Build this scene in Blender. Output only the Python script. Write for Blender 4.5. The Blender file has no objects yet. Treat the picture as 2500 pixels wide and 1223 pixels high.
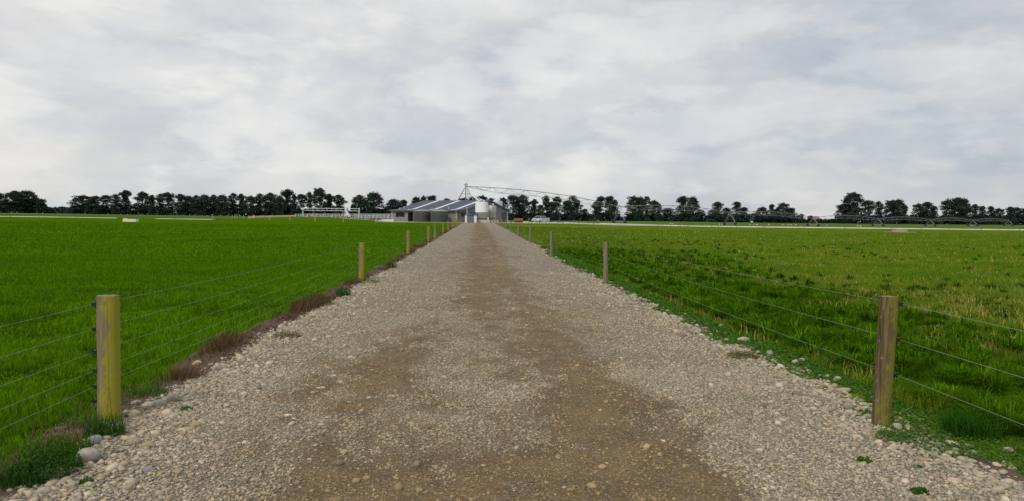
import bpy, math, random
import numpy as np
from mathutils import Vector, Matrix
R = math.radians
S = bpy.context.scene
col = S.collection
random.seed(7)
rng = np.random.default_rng(11)

# ------------------------------------------------------------------ camera
F = 1805.0; W0, H0 = 2500.0, 1223.0            # photograph's pixels
CAMZ = 1.75
cam_d = bpy.data.cameras.new('camera'); cam = bpy.data.objects.new('camera', cam_d); col.objects.link(cam)
cam_d.sensor_width = 36; cam_d.lens = 36 * F / W0; cam_d.clip_start = 0.05; cam_d.clip_end = 20000
CM = Matrix.Rotation(R(-2.7), 3, 'Z') @ Matrix.Rotation(R(90 - 2.44), 3, 'X') @ Matrix.Rotation(R(0.544), 3, 'Z')
cam.matrix_world = Matrix.Translation((0, 0, CAMZ)) @ CM.to_4x4()
S.camera = cam

# ------------------------------------------------------------------ world, sun, exposure
wd = bpy.data.worlds.new('World'); S.world = wd; wd.use_nodes = True
nt = wd.node_tree; nt.nodes.clear()
def N(t, ty, **kw):
    n = t.nodes.new(ty)
    for k, v in kw.items():
        if k.startswith('i_'): n.inputs[k[2:].replace('_', ' ')].default_value = v
        else: setattr(n, k, v)
    return n
SUN_EL, SUN_AZ = R(46), R(-152)     # azimuth from +Y, positive to the right
def Mth(t, op, a, b=None, c=None, clamp=False):
    n = t.nodes.new('ShaderNodeMath'); n.operation = op; n.use_clamp = clamp
    for i, v in enumerate((a, b, c)):
        if v is None: continue
        if isinstance(v, (int, float)): n.inputs[i].default_value = v
        else: t.links.new(v, n.inputs[i])
    return n.outputs[0]
def Mix(t, f, a, b, mode='MIX'):
    n = t.nodes.new('ShaderNodeMix'); n.data_type = 'RGBA'; n.blend_type = mode
    for i, v in ((0, f), (6, a), (7, b)):
        if isinstance(v, (int, float)): n.inputs[i].default_value = v
        elif isinstance(v, (tuple, list)): n.inputs[i].default_value = (*v[:3], 1)
        else: t.links.new(v, n.inputs[i])
    return n.outputs[2]
def Ramp(t, f, stops, interp='LINEAR'):
    n = t.nodes.new('ShaderNodeValToRGB'); n.color_ramp.interpolation = interp
    e = n.color_ramp.elements
    while len(e) < len(stops): e.new(0.5)
    for i, (p, c) in enumerate(stops):
        e[i].position = p; e[i].color = (c, c, c, 1) if isinstance(c, (int, float)) else (*c[:3], 1)
    t.links.new(f, n.inputs[0]); return n.outputs[0]
def Noise(t, vec, scale, detail=4, rough=0.5, dist=0.0):
    n = t.nodes.new('ShaderNodeTexNoise'); n.inputs['Scale'].default_value = scale
    n.inputs['Detail'].default_value = detail; n.inputs['Roughness'].default_value = rough
    n.inputs['Distortion'].default_value = dist
    if vec is not None: t.links.new(vec, n.inputs['Vector'])
    return n.outputs['Fac']
def Comb(t, x, y, z):
    n = t.nodes.new('ShaderNodeCombineXYZ')
    for i, v in enumerate((x, y, z)):
        if isinstance(v, (int, float)): n.inputs[i].default_value = v
        else: t.links.new(v, n.inputs[i])
    return n.outputs[0]
def Sep(t, v):
    n = t.nodes.new('ShaderNodeSeparateXYZ'); t.links.new(v, n.inputs[0]); return n.outputs
def Mapv(t, v, scale, loc=(0, 0, 0)):
    n = t.nodes.new('ShaderNodeMapping'); n.inputs['Scale'].default_value = scale; n.inputs['Location'].default_value = loc
    t.links.new(v, n.inputs['Vector']); return n.outputs[0]

tc = N(nt, 'ShaderNodeTexCoord')
x_, y_, z_ = Sep(nt, tc.outputs['Generated'])
zc = Mth(nt, 'MAXIMUM', z_, 0.0)
zz = Mth(nt, 'ADD', zc, 0.34)
pv = Comb(nt, Mth(nt, 'DIVIDE', x_, zz), Mth(nt, 'DIVIDE', y_, zz), 0.0)
ang = Comb(nt, x_, 0.0, Mth(nt, 'MULTIPLY', z_, 2.1))
n_big = Noise(nt, Mapv(nt, pv, (0.6, 0.9, 1), (3.1, 1.7, 0)), 0.85, 3, 0.5, 0.4)
n_med = Noise(nt, Mapv(nt, ang, (1, 1, 1), (7.3, 2.2, 1.0)), 11.0, 6, 0.6, 0.2)
n_ang = Noise(nt, Mapv(nt, ang, (1, 1, 1), (2.6, 0, 5.4)), 4.8, 7, 0.55, 0.1)
f = Mth(nt, 'ADD', Mth(nt, 'ADD', Mth(nt, 'MULTIPLY', n_big, 0.30), Mth(nt, 'MULTIPLY', n_med, 0.18)), Mth(nt, 'MULTIPLY', n_ang, 0.52))
def blob(cx, cz, sx, sz, amp):       # a lighter or darker bank of cloud lying in that direction of the sky
    dx = Mth(nt, 'DIVIDE', Mth(nt, 'SUBTRACT', x_, cx), sx); dz = Mth(nt, 'DIVIDE', Mth(nt, 'SUBTRACT', z_, cz), sz)
    r2 = Mth(nt, 'ADD', Mth(nt, 'MULTIPLY', dx, dx), Mth(nt, 'MULTIPLY', dz, dz))
    return Mth(nt, 'MULTIPLY', Mth(nt, 'EXPONENT', Mth(nt, 'MULTIPLY', r2, -1.0)), amp)
for b in ((-0.14, 0.30, 0.30, 0.07, 0.075), (-0.50, 0.16, 0.20, 0.03, 0.04), (0.55, 0.24, 0.2, 0.06, -0.05), (0.22, 0.06, 0.3, 0.02, 0.035),
          (-0.45, 0.09, 0.25, 0.03, -0.03), (0.5, 0.17, 0.12, 0.03, 0.04), (0.3, 0.12, 0.35, 0.02, -0.03), (-0.2, 0.2, 0.3, 0.025, -0.02)):
    f = Mth(nt, 'ADD', f, blob(*b))
ccol = Ramp(nt, f, [(0.36, (0.40, 0.435, 0.49)), (0.44, (0.48, 0.50, 0.535)), (0.50, (0.555, 0.56, 0.57)), (0.57, (0.635, 0.63, 0.62)), (0.66, (0.76, 0.745, 0.715)), (0.74, (0.85, 0.83, 0.78))])
bank = Noise(nt, Mapv(nt, ang, (1, 1.0, 1.25), (4.4, 0, 8.1)), 4.2, 8, 0.54, 0.15)
edge_ = Ramp(nt, bank, [(0.50, 0.0), (0.545, 0.55), (0.70, 1.0)])
ccol = Mix(nt, Mth(nt, 'MULTIPLY', edge_, 0.5), ccol, (0.80, 0.78, 0.74))
under = Ramp(nt, Noise(nt, Mapv(nt, ang, (1, 1.0, 1.25), (4.4, 0, 8.2)), 4.2, 8, 0.54, 0.15), [(0.40, 1.0), (0.47, 0.0)])
ccol = Mix(nt, Mth(nt, 'MULTIPLY', under, 0.40), ccol, (0.46, 0.475, 0.495))
warm = Noise(nt, Mapv(nt, pv, (1, 1.4, 1), (1.3, 9.0, 0)), 0.9, 3)
ccol = Mix(nt, Mth(nt, 'MULTIPLY', Ramp(nt, warm, [(0.5, 0.0), (0.7, 1.0)]), 0.55), ccol, Mix(nt, 1.0, ccol, (1.03, 0.99, 0.97), 'MULTIPLY'))
ccol = Mix(nt, 1.0, ccol, Ramp(nt, Mth(nt, 'ADD', x_, 0.5, clamp=True), [(0.30, (1.03, 1.02, 1.01)), (0.62, (0.96, 0.965, 0.97)), (1.0, (0.84, 0.86, 0.885))]), 'MULTIPLY')
sky = N(nt, 'ShaderNodeTexSky', sky_type='NISHITA', sun_disc=False)
sky.sun_elevation = SUN_EL; sky.sun_rotation = SUN_AZ
bg1 = N(nt, 'ShaderNodeBackground'); bg1.inputs['Strength'].default_value = 0.1; nt.links.new(sky.outputs[0], bg1.inputs[0])
bg2 = N(nt, 'ShaderNodeBackground'); bg2.inputs['Strength'].default_value = 1.0; nt.links.new(ccol, bg2.inputs[0])
mx = N(nt, 'ShaderNodeMixShader'); mx.inputs[0].default_value = 0.93
nt.links.new(bg1.outputs[0], mx.inputs[1]); nt.links.new(bg2.outputs[0], mx.inputs[2])
wo = N(nt, 'ShaderNodeOutputWorld'); nt.links.new(mx.outputs[0], wo.inputs[0])

sl = bpy.data.lights.new('sun', 'SUN'); so = bpy.data.objects.new('sun', sl); col.objects.link(so)
sl.energy = 1.5; sl.angle = R(14); sl.color = (1, 0.93, 0.82)
sd = Vector((math.sin(SUN_AZ) * math.cos(SUN_EL), math.cos(SUN_AZ) * math.cos(SUN_EL), math.sin(SUN_EL)))
so.rotation_euler = sd.to_track_quat('Z', 'Y').to_euler(); so.location = sd * 100
S.view_settings.view_transform = 'Standard'; S.view_settings.look = 'None'
S.view_settings.exposure = 0.32; S.view_settings.gamma = 1.0; S.view_settings.use_curve_mapping = False
S.render.engine = 'CYCLES'
S.render.resolution_x, S.render.resolution_y = 1024, 500

# ------------------------------------------------------------------ helpers
def tag(o, label=None, cat=None, group=None, kind=None):
    if label: o['label'] = label
    if cat: o['category'] = cat
    if group: o['group'] = group
    if kind: o['kind'] = kind
    return o
def empty(name, loc, label=None, cat=None, group=None, rz=0):
    o = bpy.data.objects.new(name, None); col.objects.link(o); o.location = loc; o.rotation_euler = (0, 0, rz)
    o.empty_display_size = 0.2
    return tag(o, label, cat, group)
def copy_tree(o, parent=None):
    c = o.copy(); col.objects.link(c)
    if parent: c.parent = parent
    for ch in [q for q in bpy.data.objects if q.parent == o]: copy_tree(ch, c)
    return c
def np_mesh(name, V, T, mat, colors=None, smooth=False, parent=None, quads=False):
    me = bpy.data.meshes.new(name); k = 4 if quads else 3
    V = np.ascontiguousarray(V, dtype=np.float32); T = np.ascontiguousarray(T, dtype=np.int32)
    me.vertices.add(len(V)); me.vertices.foreach_set('co', V.ravel())
    me.loops.add(T.size); me.loops.foreach_set('vertex_index', T.ravel())
    me.polygons.add(len(T)); me.polygons.foreach_set('loop_start', np.arange(0, T.size, k, dtype=np.int32))
    me.update(calc_edges=True)
    if smooth: me.polygons.foreach_set('use_smooth', np.ones(len(T), dtype=bool))
    if colors is not None:
        a = me.color_attributes.new('tint', 'FLOAT_COLOR', 'POINT')
        a.data.foreach_set('color', np.ascontiguousarray(np.hstack([colors, np.ones((len(colors), 1))]), dtype=np.float32).ravel())
    me.materials.append(mat); me.update()
    o = bpy.data.objects.new(name, me); col.objects.link(o)
    if parent: o.parent = parent
    return o
def wloc(o):
    v = Vector((0, 0, 0))
    while o is not None: v = v + Vector(o.location); o = o.parent
    return v
class MB:
    def __init__(s): s.v = []; s.f = []
    def quad(s, *p):
        n = len(s.v); s.v += [tuple(q) for q in p]; s.f.append(tuple(range(n, n + len(p)))); return s
    def box(s, c, h, ax=None):
        c = Vector(c); ax = ax or (Vector((1, 0, 0)), Vector((0, 1, 0)), Vector((0, 0, 1)))
        n = len(s.v)
        for i in (-1, 1):
            for j in (-1, 1):
                for k in (-1, 1): s.v.append(tuple(c + ax[0] * h[0] * i + ax[1] * h[1] * j + ax[2] * h[2] * k))
        s.f += [tuple(n + q for q in t) for t in ((0, 1, 3, 2), (4, 6, 7, 5), (0, 4, 5, 1), (2, 3, 7, 6), (0, 2, 6, 4), (1, 5, 7, 3))]
        return s
    def tube(s, pts, rad, n=8, cap=True):
        pts = [Vector(p) for p in pts]; rad = rad if isinstance(rad, (list, tuple)) else [rad] * len(pts)
        base = len(s.v)
        for i, p in enumerate(pts):
            d = (pts[min(i + 1, len(pts) - 1)] - pts[max(i - 1, 0)])
            d = d.normalized() if d.length > 1e-9 else Vector((0, 0, 1))
            a = Vector((0, 0, 1)) if abs(d.z) < 0.9 else Vector((1, 0, 0))
            u = d.cross(a).normalized(); w = d.cross(u)
            for k in range(n):
                t = 2 * math.pi * k / n; s.v.append(tuple(p + (u * math.cos(t) + w * math.sin(t)) * rad[i]))
        for i in range(len(pts) - 1):
            for k in range(n):
                a = base + i * n + k; b = base + i * n + (k + 1) % n; s.f.append((a, b, b + n, a + n))
        if cap:
            s.f.append(tuple(base + k for k in range(n))[::-1]); s.f.append(tuple(base + (len(pts) - 1) * n + k for k in range(n)))
        return s
    def lathe(s, c, prof, n=24):     # vertical axis at c, prof = [(r, z)]
        base = len(s.v); c = Vector(c)
        for r, z in prof:
            for k in range(n):
                t = 2 * math.pi * k / n; s.v.append((c.x + r * math.cos(t), c.y + r * math.sin(t), c.z + z))
        for i in range(len(prof) - 1):
            for k in range(n):
                a = base + i * n + k; b = base + i * n + (k + 1) % n; s.f.append((a, b, b + n, a + n))
        s.f.append(tuple(base + k for k in range(n))[::-1]); s.f.append(tuple(base + (len(prof) - 1) * n + k for k in range(n)))
        return s
    def prism(s, poly, d):           # poly: list of 3-D points (planar), extruded along d
        d = Vector(d); n = len(poly); b = len(s.v)
        s.v += [tuple(p) for p in poly] + [tuple(Vector(p) + d) for p in poly]
        s.f.append(tuple(b + i for i in range(n))); s.f.append(tuple(b + n + i for i in range(n))[::-1])
        for i in range(n):
            j = (i + 1) % n; s.f.append((b + i, b + n + i, b + n + j, b + j))
        return s
    def build(s, name, mat, parent=None, smooth=False, bevel=0.0):
        off = wloc(parent) if parent else Vector((0, 0, 0))
        me = bpy.data.meshes.new(name); me.from_pydata([tuple(Vector(p) - off) for p in s.v], [], s.f)
        import bmesh
        bm = bmesh.new(); bm.from_mesh(me); bmesh.ops.recalc_face_normals(bm, faces=bm.faces); bm.to_mesh(me); bm.free()
        me.materials.append(mat)
        if smooth:
            me.polygons.foreach_set('use_smooth', [True] * len(me.polygons))
            me.set_sharp_from_angle(angle=R(40))
        o = bpy.data.objects.new(name, me); col.objects.link(o)
        if parent: o.parent = parent
        if bevel:
            m = o.modifiers.new('bevel', 'BEVEL'); m.width = bevel; m.segments = 2
        return o

# numpy value noise
def vn(x, y, seed=0):
    x = np.asarray(x, dtype=np.float64); y = np.asarray(y, dtype=np.float64)
    xi = np.floor(x).astype(np.int64); yi = np.floor(y).astype(np.int64); fx = x - xi; fy = y - yi
    fx = fx * fx * (3 - 2 * fx); fy = fy * fy * (3 - 2 * fy)
    def h(a, b):
        q = (a * 374761393 + b * 668265263 + seed * 1442695041) & 0xFFFFFFFF
        q = ((q ^ (q >> 13)) * 1274126177) & 0xFFFFFFFF
        return ((q ^ (q >> 16)) & 0xFFFF) / 65535.0
    return (h(xi, yi) * (1 - fx) + h(xi + 1, yi) * fx) * (1 - fy) + (h(xi, yi + 1) * (1 - fx) + h(xi + 1, yi + 1) * fx) * fy
def fbm(x, y, seed=0, o=4):
    t = 0; a = 0.5; n = 0
    for i in range(o): t = t + a * vn(x * 2 ** i + 17.3 * i, y * 2 ** i + 5.1 * i, seed + i); n += a; a *= 0.5
    return t / n
def sstep(a, b, x):
    t = np.clip((x - a) / (b - a), 0, 1); return t * t * (3 - 2 * t)

# terrain height: a nearly flat plain, a little higher to the left, a low swell at the tree belt
TD = np.array([25, 90, 160, 225, 300, 420, 500, 560, 6000.0])
TU = (np.array([100, 450, 780, 960, 1165, 1350, 1600, 2000, 2500]) - 1165) / F
TZ = np.array([
 [0.0] * 9,
 [0.46, 0.42, 0.42, 0.42, 0.42, 0.40, 0.20, 0.15, 0.10],
 [1.17, 0.95, 0.90, 0.72, 0.76, 0.80, 0.36, 0.36, 0.25],
 [1.40, 1.20, 1.10, 0.90, 0.78, 0.70, 0.40, 0.05, -0.05],
 [1.65, 1.40, 1.20, 1.00, 0.78, 0.55, 0.25, -0.38, -0.55],
 [2.10, 1.70, 1.30, 1.05, 0.75, 0.45, 0.55, 0.05, -0.10],
 [2.30, 1.75, 1.30, 1.05, 0.70, 0.40, 0.90, 0.65, 0.85],
 [2.30, 1.75, 1.30, 1.05, 0.70, 0.40, 0.90, 0.65, 0.85],
 [-45.0] * 9])
def terrain(x, y):
    x = np.atleast_1d(np.asarray(x, dtype=np.float64)); y = np.atleast_1d(np.asarray(y, dtype=np.float64))
    x, y = np.broadcast_arrays(x, y)
    yy = np.clip(y, 25, 5999); u = np.clip(x / np.maximum(yy, 25), TU[0], TU[-1] - 1e-9)
    i = np.clip(np.searchsorted(TD, yy, side='right') - 1, 0, len(TD) - 2); j = np.clip(np.searchsorted(TU, u, side='right') - 1, 0, len(TU) - 2)
    a = (yy - TD[i]) / (TD[i + 1] - TD[i]); b = (u - TU[j]) / (TU[j + 1] - TU[j]); b = b * b * (3 - 2 * b)
    z = (TZ[i, j] * (1 - b) + TZ[i, j + 1] * b) * (1 - a) + (TZ[i + 1, j] * (1 - b) + TZ[i + 1, j + 1] * b) * a
    z = z + 0.85 * np.exp(-((x + 38) / 11.5) ** 2 - ((y - 178) / 26) ** 2)      # raised pad of the cattle yard
    return z
def tz(x, y): return float(terrain(x, y)[0])
def ray(px, py):
    return CM @ Vector(((px - W0 / 2) / F, (H0 / 2 - py) / F, -1.0))
def on_ground(px, py, far=900):
    d = ray(px, py); d = d / d.y
    ys = np.concatenate([np.linspace(2, 60, 600), np.linspace(60, far, 3000)])
    g = terrain(d.x * ys, ys) - (CAMZ + d.z * ys)
    k = np.argmax(g > 0)
    if g[k] <= 0: k = len(ys) - 1
    y = ys[k]; return Vector((d.x * y, y, tz(d.x * y, y)))
def at(px, Y, py=541):
    d = ray(px, py); x = d.x / d.y * Y; return Vector((x, Y, tz(x, Y)))
def zat(px, py, Y):
    d = ray(px, py); return CAMZ + d.z / d.y * Y

# ------------------------------------------------------------------ materials
def mat(name, base=(0.5, 0.5, 0.5), rough=0.7, metal=0.0, spec=None):
    m = bpy.data.materials.new(name); m.use_nodes = True
    p = m.node_tree.nodes['Principled BSDF']
    p.inputs['Base Color'].default_value = (*base, 1); p.inputs['Roughness'].default_value = rough; p.inputs['Metallic'].default_value = metal
    if spec is not None: p.inputs['Specular IOR Level'].default_value = spec
    return m, m.node_tree, p
def obj_co(t): return N(t, 'ShaderNodeTexCoord').outputs['Object']
def wpos(t): return N(t, 'ShaderNodeNewGeometry').outputs['Position']
def bump(t, p, h, s, dist=0.01):
    b = N(t, 'ShaderNodeBump'); b.inputs['Strength'].default_value = s; b.inputs['Distance'].default_value = dist
    t.links.new(h, b.inputs['Height']); t.links.new(b.outputs[0], p.inputs['Normal'])
def mottled(name, c1, c2, scale, rough=0.7, metal=0.0, stretch=(1, 1, 1), bs=0.2, spec=None, streak=None):
    m, t, p = mat(name, c1, rough, metal, spec)
    co = Mapv(t, obj_co(t), stretch)
    n = Noise(t, co, scale, 5, 0.6)
    c = Mix(t, Ramp(t, n, [(0.35, 0.0), (0.65, 1.0)]), c1, c2)
    t.links.new(c, p.inputs['Base Color']); bump(t, p, n, bs, 0.01)
    return m
M = {}
# field
m, t, p = mat('field', rough=0.95, spec=0.0)
pos = wpos(t); X, Y, Z = Sep(t, pos)
nb = Noise(t, pos, 0.05, 4, 0.6); nm = Noise(t, pos, 0.5, 6, 0.65); nf = Noise(t, pos, 9.0, 4, 0.7)
side = Ramp(t, Mth(t, 'ADD', Mth(t, 'MULTIPLY', X, 0.1), 0.5, clamp=True), [(0.3, 0.0), (0.7, 1.0)])
cl = Mix(t, nb, (0.064, 0.140, 0.001), (0.076, 0.156, 0.002))
cl = Mix(t, Ramp(t, nm, [(0.42, 0.0), (0.7, 1.0)]), cl, (0.050, 0.118, 0.001))
cr = Mix(t, Ramp(t, nm, [(0.4, 0.0), (0.62, 1.0)]), (0.100, 0.175, 0.010), (0.185, 0.200, 0.028))
cr = Mix(t, Ramp(t, Noise(t, Mapv(t, pos, (1, 1, 1), (30, 4, 0)), 0.13, 5, 0.6), [(0.40, 0.0), (0.66, 1.0)]), cr, (0.074, 0.155, 0.007))
cf = Mix(t, side, cl, cr)
cf = Mix(t, Ramp(t, nf, [(0.3, 0.35), (0.7, 0.0)]), cf, (0.02, 0.05, 0.006))
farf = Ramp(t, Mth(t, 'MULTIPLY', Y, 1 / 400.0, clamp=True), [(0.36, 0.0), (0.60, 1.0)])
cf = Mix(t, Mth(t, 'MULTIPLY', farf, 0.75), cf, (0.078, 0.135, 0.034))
t.links.new(cf, p.inputs['Base Color'])
bump(t, p, Mth(t, 'ADD', nm, Mth(t, 'MULTIPLY', nf, 0.3)), 0.8, 0.12)
M['field'] = m
# grass blades
def blade_mat(name, tr=0.25):
    m, t, p = mat(name, rough=0.9, spec=0.0)
    a = N(t, 'ShaderNodeVertexColor', layer_name='tint')
    t.links.new(a.outputs[0], p.inputs['Base Color'])
    tl = N(t, 'ShaderNodeBsdfTranslucent'); t.links.new(a.outputs[0], tl.inputs[0])
    mx = N(t, 'ShaderNodeMixShader'); mx.inputs[0].default_value = tr
    t.links.new(p.outputs[0], mx.inputs[1]); t.links.new(tl.outputs[0], mx.inputs[2])
    t.links.new(mx.outputs[0], t.nodes['Material Output'].inputs[0])
    return m
M['blade'] = blade_mat('grass_blade')
M['leaf'] = blade_mat('tree_leaf', 0.12)
# road
m, t, p = mat('road_gravel', rough=0.9, spec=0.2)
pos = wpos(t)
at_d = N(t, 'ShaderNodeVertexColor', layer_name='tint'); dm = Sep(t, at_d.outputs[0])[0]
def vor(scale, feat='F1'):
    v = N(t, 'ShaderNodeTexVoronoi', feature=feat); v.inputs['Scale'].default_value = scale
    t.links.new(Mapv(t, pos, (1, 1, 0.2)), v.inputs['Vector']); return v
v1 = vor(42); v2 = vor(95); v3 = vor(14)
r1 = Sep(t, v1.outputs['Color'])[0]; r2 = Sep(t, v2.outputs['Color'])[1]
st = Ramp(t, r1, [(0.0, (0.17, 0.15, 0.115)), (0.3, (0.30, 0.27, 0.205)), (0.6, (0.42, 0.375, 0.28)), (0.85, (0.55, 0.495, 0.38)), (1.0, (0.68, 0.63, 0.51))])
st2 = Ramp(t, r2, [(0.0, (0.16, 0.14, 0.105)), (0.5, (0.37, 0.33, 0.25)), (1.0, (0.57, 0.51, 0.40))])
gr = Mix(t, 0.45, st, st2)
gap = Ramp(t, v1.outputs['Distance'], [(0.28, 0.0), (0.62, 1.0)])
gr = Mix(t, Mth(t, 'MULTIPLY', gap, 0.60), gr, (0.085, 0.068, 0.047))
nd = Noise(t, pos, 2.3, 8, 0.7); nd2 = Noise(t, pos, 26, 6, 0.75)
di = Mix(t, Ramp(t, nd, [(0.3, 0.0), (0.7, 1.0)]), (0.110, 0.074, 0.034), (0.245, 0.165, 0.077))
di = Mix(t, Ramp(t, nd2, [(0.35, 0.0), (0.7, 1.0)]), Mix(t, 0.5, di, (0.06, 0.045, 0.03)), di)
di = Mix(t, Ramp(t, r2, [(0.78, 0.0), (0.9, 0.55)]), di, (0.36, 0.32, 0.25))
dmask = Mth(t, 'ADD', dm, Mth(t, 'MULTIPLY', Mth(t, 'SUBTRACT', nd2, 0.5), 0.9))
dmask = Ramp(t, dmask, [(0.20, 0.0), (0.82, 1.0)])
rc = Mix(t, dmask, gr, di)
big = Noise(t, pos, 0.55, 5, 0.6)
rc = Mix(t, 1.0, rc, Ramp(t, big, [(0.3, (0.86, 0.84, 0.82)), (0.7, (1.08, 1.06, 1.02))]), 'MULTIPLY')
t.links.new(rc, p.inputs['Base Color'])
hh = Mth(t, 'ADD', Mth(t, 'MULTIPLY', v1.outputs['Distance'], -1.0), Mth(t, 'MULTIPLY', v2.outputs['Distance'], -0.5))
hh = Mth(t, 'MULTIPLY', hh, Mth(t, 'SUBTRACT', 1.15, dmask))
bump(t, p, Mth(t, 'ADD', hh, Mth(t, 'MULTIPLY', nd2, 0.3)), 0.9, 0.02)
M['road'] = m
# stones
m, t, p = mat('pebble', rough=0.85, spec=0.25)
a = N(t, 'ShaderNodeVertexColor', layer_name='tint'); n = Noise(t, wpos(t), 45, 5, 0.6)
c = Mix(t, 1.0, a.outputs[0], Ramp(t, n, [(0.3, 0.75), (0.7, 1.15)]), 'MULTIPLY')
t.links.new(c, p.inputs['Base Color']); bump(t, p, n, 0.25, 0.004); M['stone'] = m
M['rock'] = mottled('river_rock', (0.42, 0.385, 0.31), (0.20, 0.185, 0.15), 14, 0.9, bs=0.6)
M['rock_warm'] = mottled('river_rock_tan', (0.46, 0.39, 0.27), (0.26, 0.21, 0.145), 13, 0.9, bs=0.6)
M['rock_blue'] = mottled('river_rock_bluish', (0.24, 0.25, 0.27), (0.16, 0.17, 0.18), 9, 0.8, bs=0.3)
M['rock_pale'] = mottled('pale_boulder', (0.66, 0.64, 0.56), (0.42, 0.40, 0.34), 2, 0.9)
M['soil'] = mottled('verge_soil', (0.050, 0.034, 0.022), (0.115, 0.080, 0.050), 9, 0.95, bs=0.8)
M['track'] = mottled('limestone_track', (0.62, 0.60, 0.50), (0.48, 0.46, 0.38), 0.3, 0.9)
M['yard'] = mottled('yard_gravel', (0.36, 0.34, 0.29), (0.28, 0.26, 0.215), 0.5, 0.9)
M['concrete'] = mottled('concrete', (0.50, 0.49, 0.45), (0.38, 0.37, 0.34), 1.2, 0.85)
M['white_wall'] = mottled('pale_concrete', (0.68, 0.67, 0.63), (0.56, 0.55, 0.51), 0.8, 0.8)
# posts
def wood(name, c1, c2, algae, side_lo, side_hi, alg_amt, lichen=0.0, cracks=0.5):
    m, t, p = mat(name, rough=0.9, spec=0.15)
    co = obj_co(t); X, Y, Z = Sep(t, co)
    n = Noise(t, Mapv(t, co, (14, 14, 1.0)), 3.0, 6, 0.65)
    n2 = Noise(t, Mapv(t, co, (1, 1, 0.5), (4, 2, 1)), 9, 6, 0.7)
    c = Mix(t, Ramp(t, n, [(0.35, 0.0), (0.65, 1.0)]), c1, c2)
    g = Mth(t, 'ADD', Mth(t, 'MULTIPLY', X, 9.0), Mth(t, 'MULTIPLY', Mth(t, 'SUBTRACT', n2, 0.5), 4.5))
    g = Mth(t, 'SUBTRACT', g, Mth(t, 'MULTIPLY', Z, 0.45))
    g = Mth(t, 'MULTIPLY', Ramp(t, Mth(t, 'ADD', Mth(t, 'MULTIPLY', g, 0.5), 0.5), [(side_lo, 0.0), (side_hi, 1.0)]), alg_amt)
    c = Mix(t, g, c, Mix(t, Ramp(t, Noise(t, Mapv(t, co, (1, 1, 0.4)), 38, 5, 0.7), [(0.40, 0.0), (0.75, 0.45)]), algae, c1))
    if lichen:
        l = Ramp(t, Noise(t, Mapv(t, co, (1, 1, 0.6)), 26, 5, 0.7), [(0.60, 0.0), (0.68, lichen)])
        c = Mix(t, l, c, (0.36, 0.33, 0.24))
    # long drying cracks
    w = N(t, 'ShaderNodeTexVoronoi', feature='DISTANCE_TO_EDGE'); w.inputs['Scale'].default_value = 1.0
    t.links.new(Mapv(t, co, (11, 11, 0.5), (0.35, 0.2, 0)), w.inputs['Vector'])
    ck = Ramp(t, w.outputs['Distance'], [(0.0, cracks), (0.02, 0.0)])
    c = Mix(t, ck, c, (0.02, 0.016, 0.01))
    t.links.new(c, p.inputs['Base Color'])
    bump(t, p, Mth(t, 'ADD', n, Mth(t, 'MULTIPLY', ck, -1.5)), 0.6, 0.008)
    return m
M['post_l'] = wood('post_wood_mossy', (0.27, 0.215, 0.125), (0.15, 0.12, 0.062), (0.30, 0.275, 0.012), 0.24, 0.52, 0.95, 0.35)
M['post_r'] = wood('post_wood_brown', (0.19, 0.145, 0.070), (0.075, 0.055, 0.026), (0.19, 0.18, 0.020), 0.30, 0.56, 0.85, 0.9)
M['post_g'] = wood('post_wood_grey', (0.26, 0.225, 0.155), (0.15, 0.125, 0.08), (0.2, 0.18, 0.06), 0.45, 0.85, 0.5, 0.2)
M['post_top'] = mottled('post_end_grain', (0.24, 0.20, 0.14), (0.12, 0.10, 0.07), 30, 0.95)
M['black'] = mat('black_plastic', (0.012, 0.012, 0.013), 0.4)[0]
M['wire'] = mottled('galvanised_wire', (0.36, 0.38, 0.34), (0.28, 0.30, 0.27), 3, 0.6, 0.0)
M['porcelain'] = mat('pale_insulator', (0.5, 0.5, 0.47), 0.35)[0]
M['far_post'] = mottled('weathered_post', (0.20, 0.17, 0.12), (0.11, 0.09, 0.06), 4, 0.9)
M['standard'] = mottled('pale_fence_stake', (0.55, 0.52, 0.42), (0.40, 0.37, 0.28), 4, 0.8)
M['timber'] = mottled('new_timber_rail', (0.52, 0.37, 0.18), (0.38, 0.26, 0.12), 2, 0.8)
M['white_rail'] = mottled('galvanised_rail', (0.82, 0.84, 0.86), (0.70, 0.72, 0.74), 1.5, 0.45, 0.2)
M['galv'] = mottled('galvanised_steel', (0.30, 0.32, 0.33), (0.21, 0.225, 0.235), 1.2, 0.5, 0.45)
M['galv_dark'] = mottled('weathered_galvanised_steel', (0.30, 0.315, 0.325), (0.22, 0.23, 0.24), 1.2, 0.5, 0.45)
M['tyre'] = mat('tyre_rubber', (0.02, 0.02, 0.021), 0.85)[0]
# sheds
def cladding(name, c1, c2, axis=(1, 0, 0), sc=2.6, rough=0.55):
    m, t, p = mat(name, c1, rough, 0.0, 0.2)
    co = obj_co(t); n = Noise(t, co, 0.6, 5, 0.6)
    t.links.new(Mix(t, n, c1, c2), p.inputs['Base Color'])
    w = N(t, 'ShaderNodeTexWave'); w.inputs['Scale'].default_value = sc; t.links.new(co, w.inputs['Vector'])
    bump(t, p, w.outputs['Fac'], 0.35, 0.02); return m
M['wall'] = cladding('grey_wall_panel', (0.215, 0.21, 0.198), (0.25, 0.245, 0.23))
M['gable'] = cladding('grey_gable_sheet', (0.175, 0.18, 0.197), (0.20, 0.205, 0.222))
M['roof'] = cladding('slate_roof_sheet', (0.074, 0.088, 0.112), (0.088, 0.103, 0.130), sc=1.6, rough=0.8)
M['skylight'] = mottled('translucent_roof_sheet', (0.62, 0.68, 0.74), (0.52, 0.58, 0.64), 1.5, 0.4)
M['trim'] = mat('dark_trim', (0.06, 0.065, 0.072), 0.5)[0]
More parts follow.
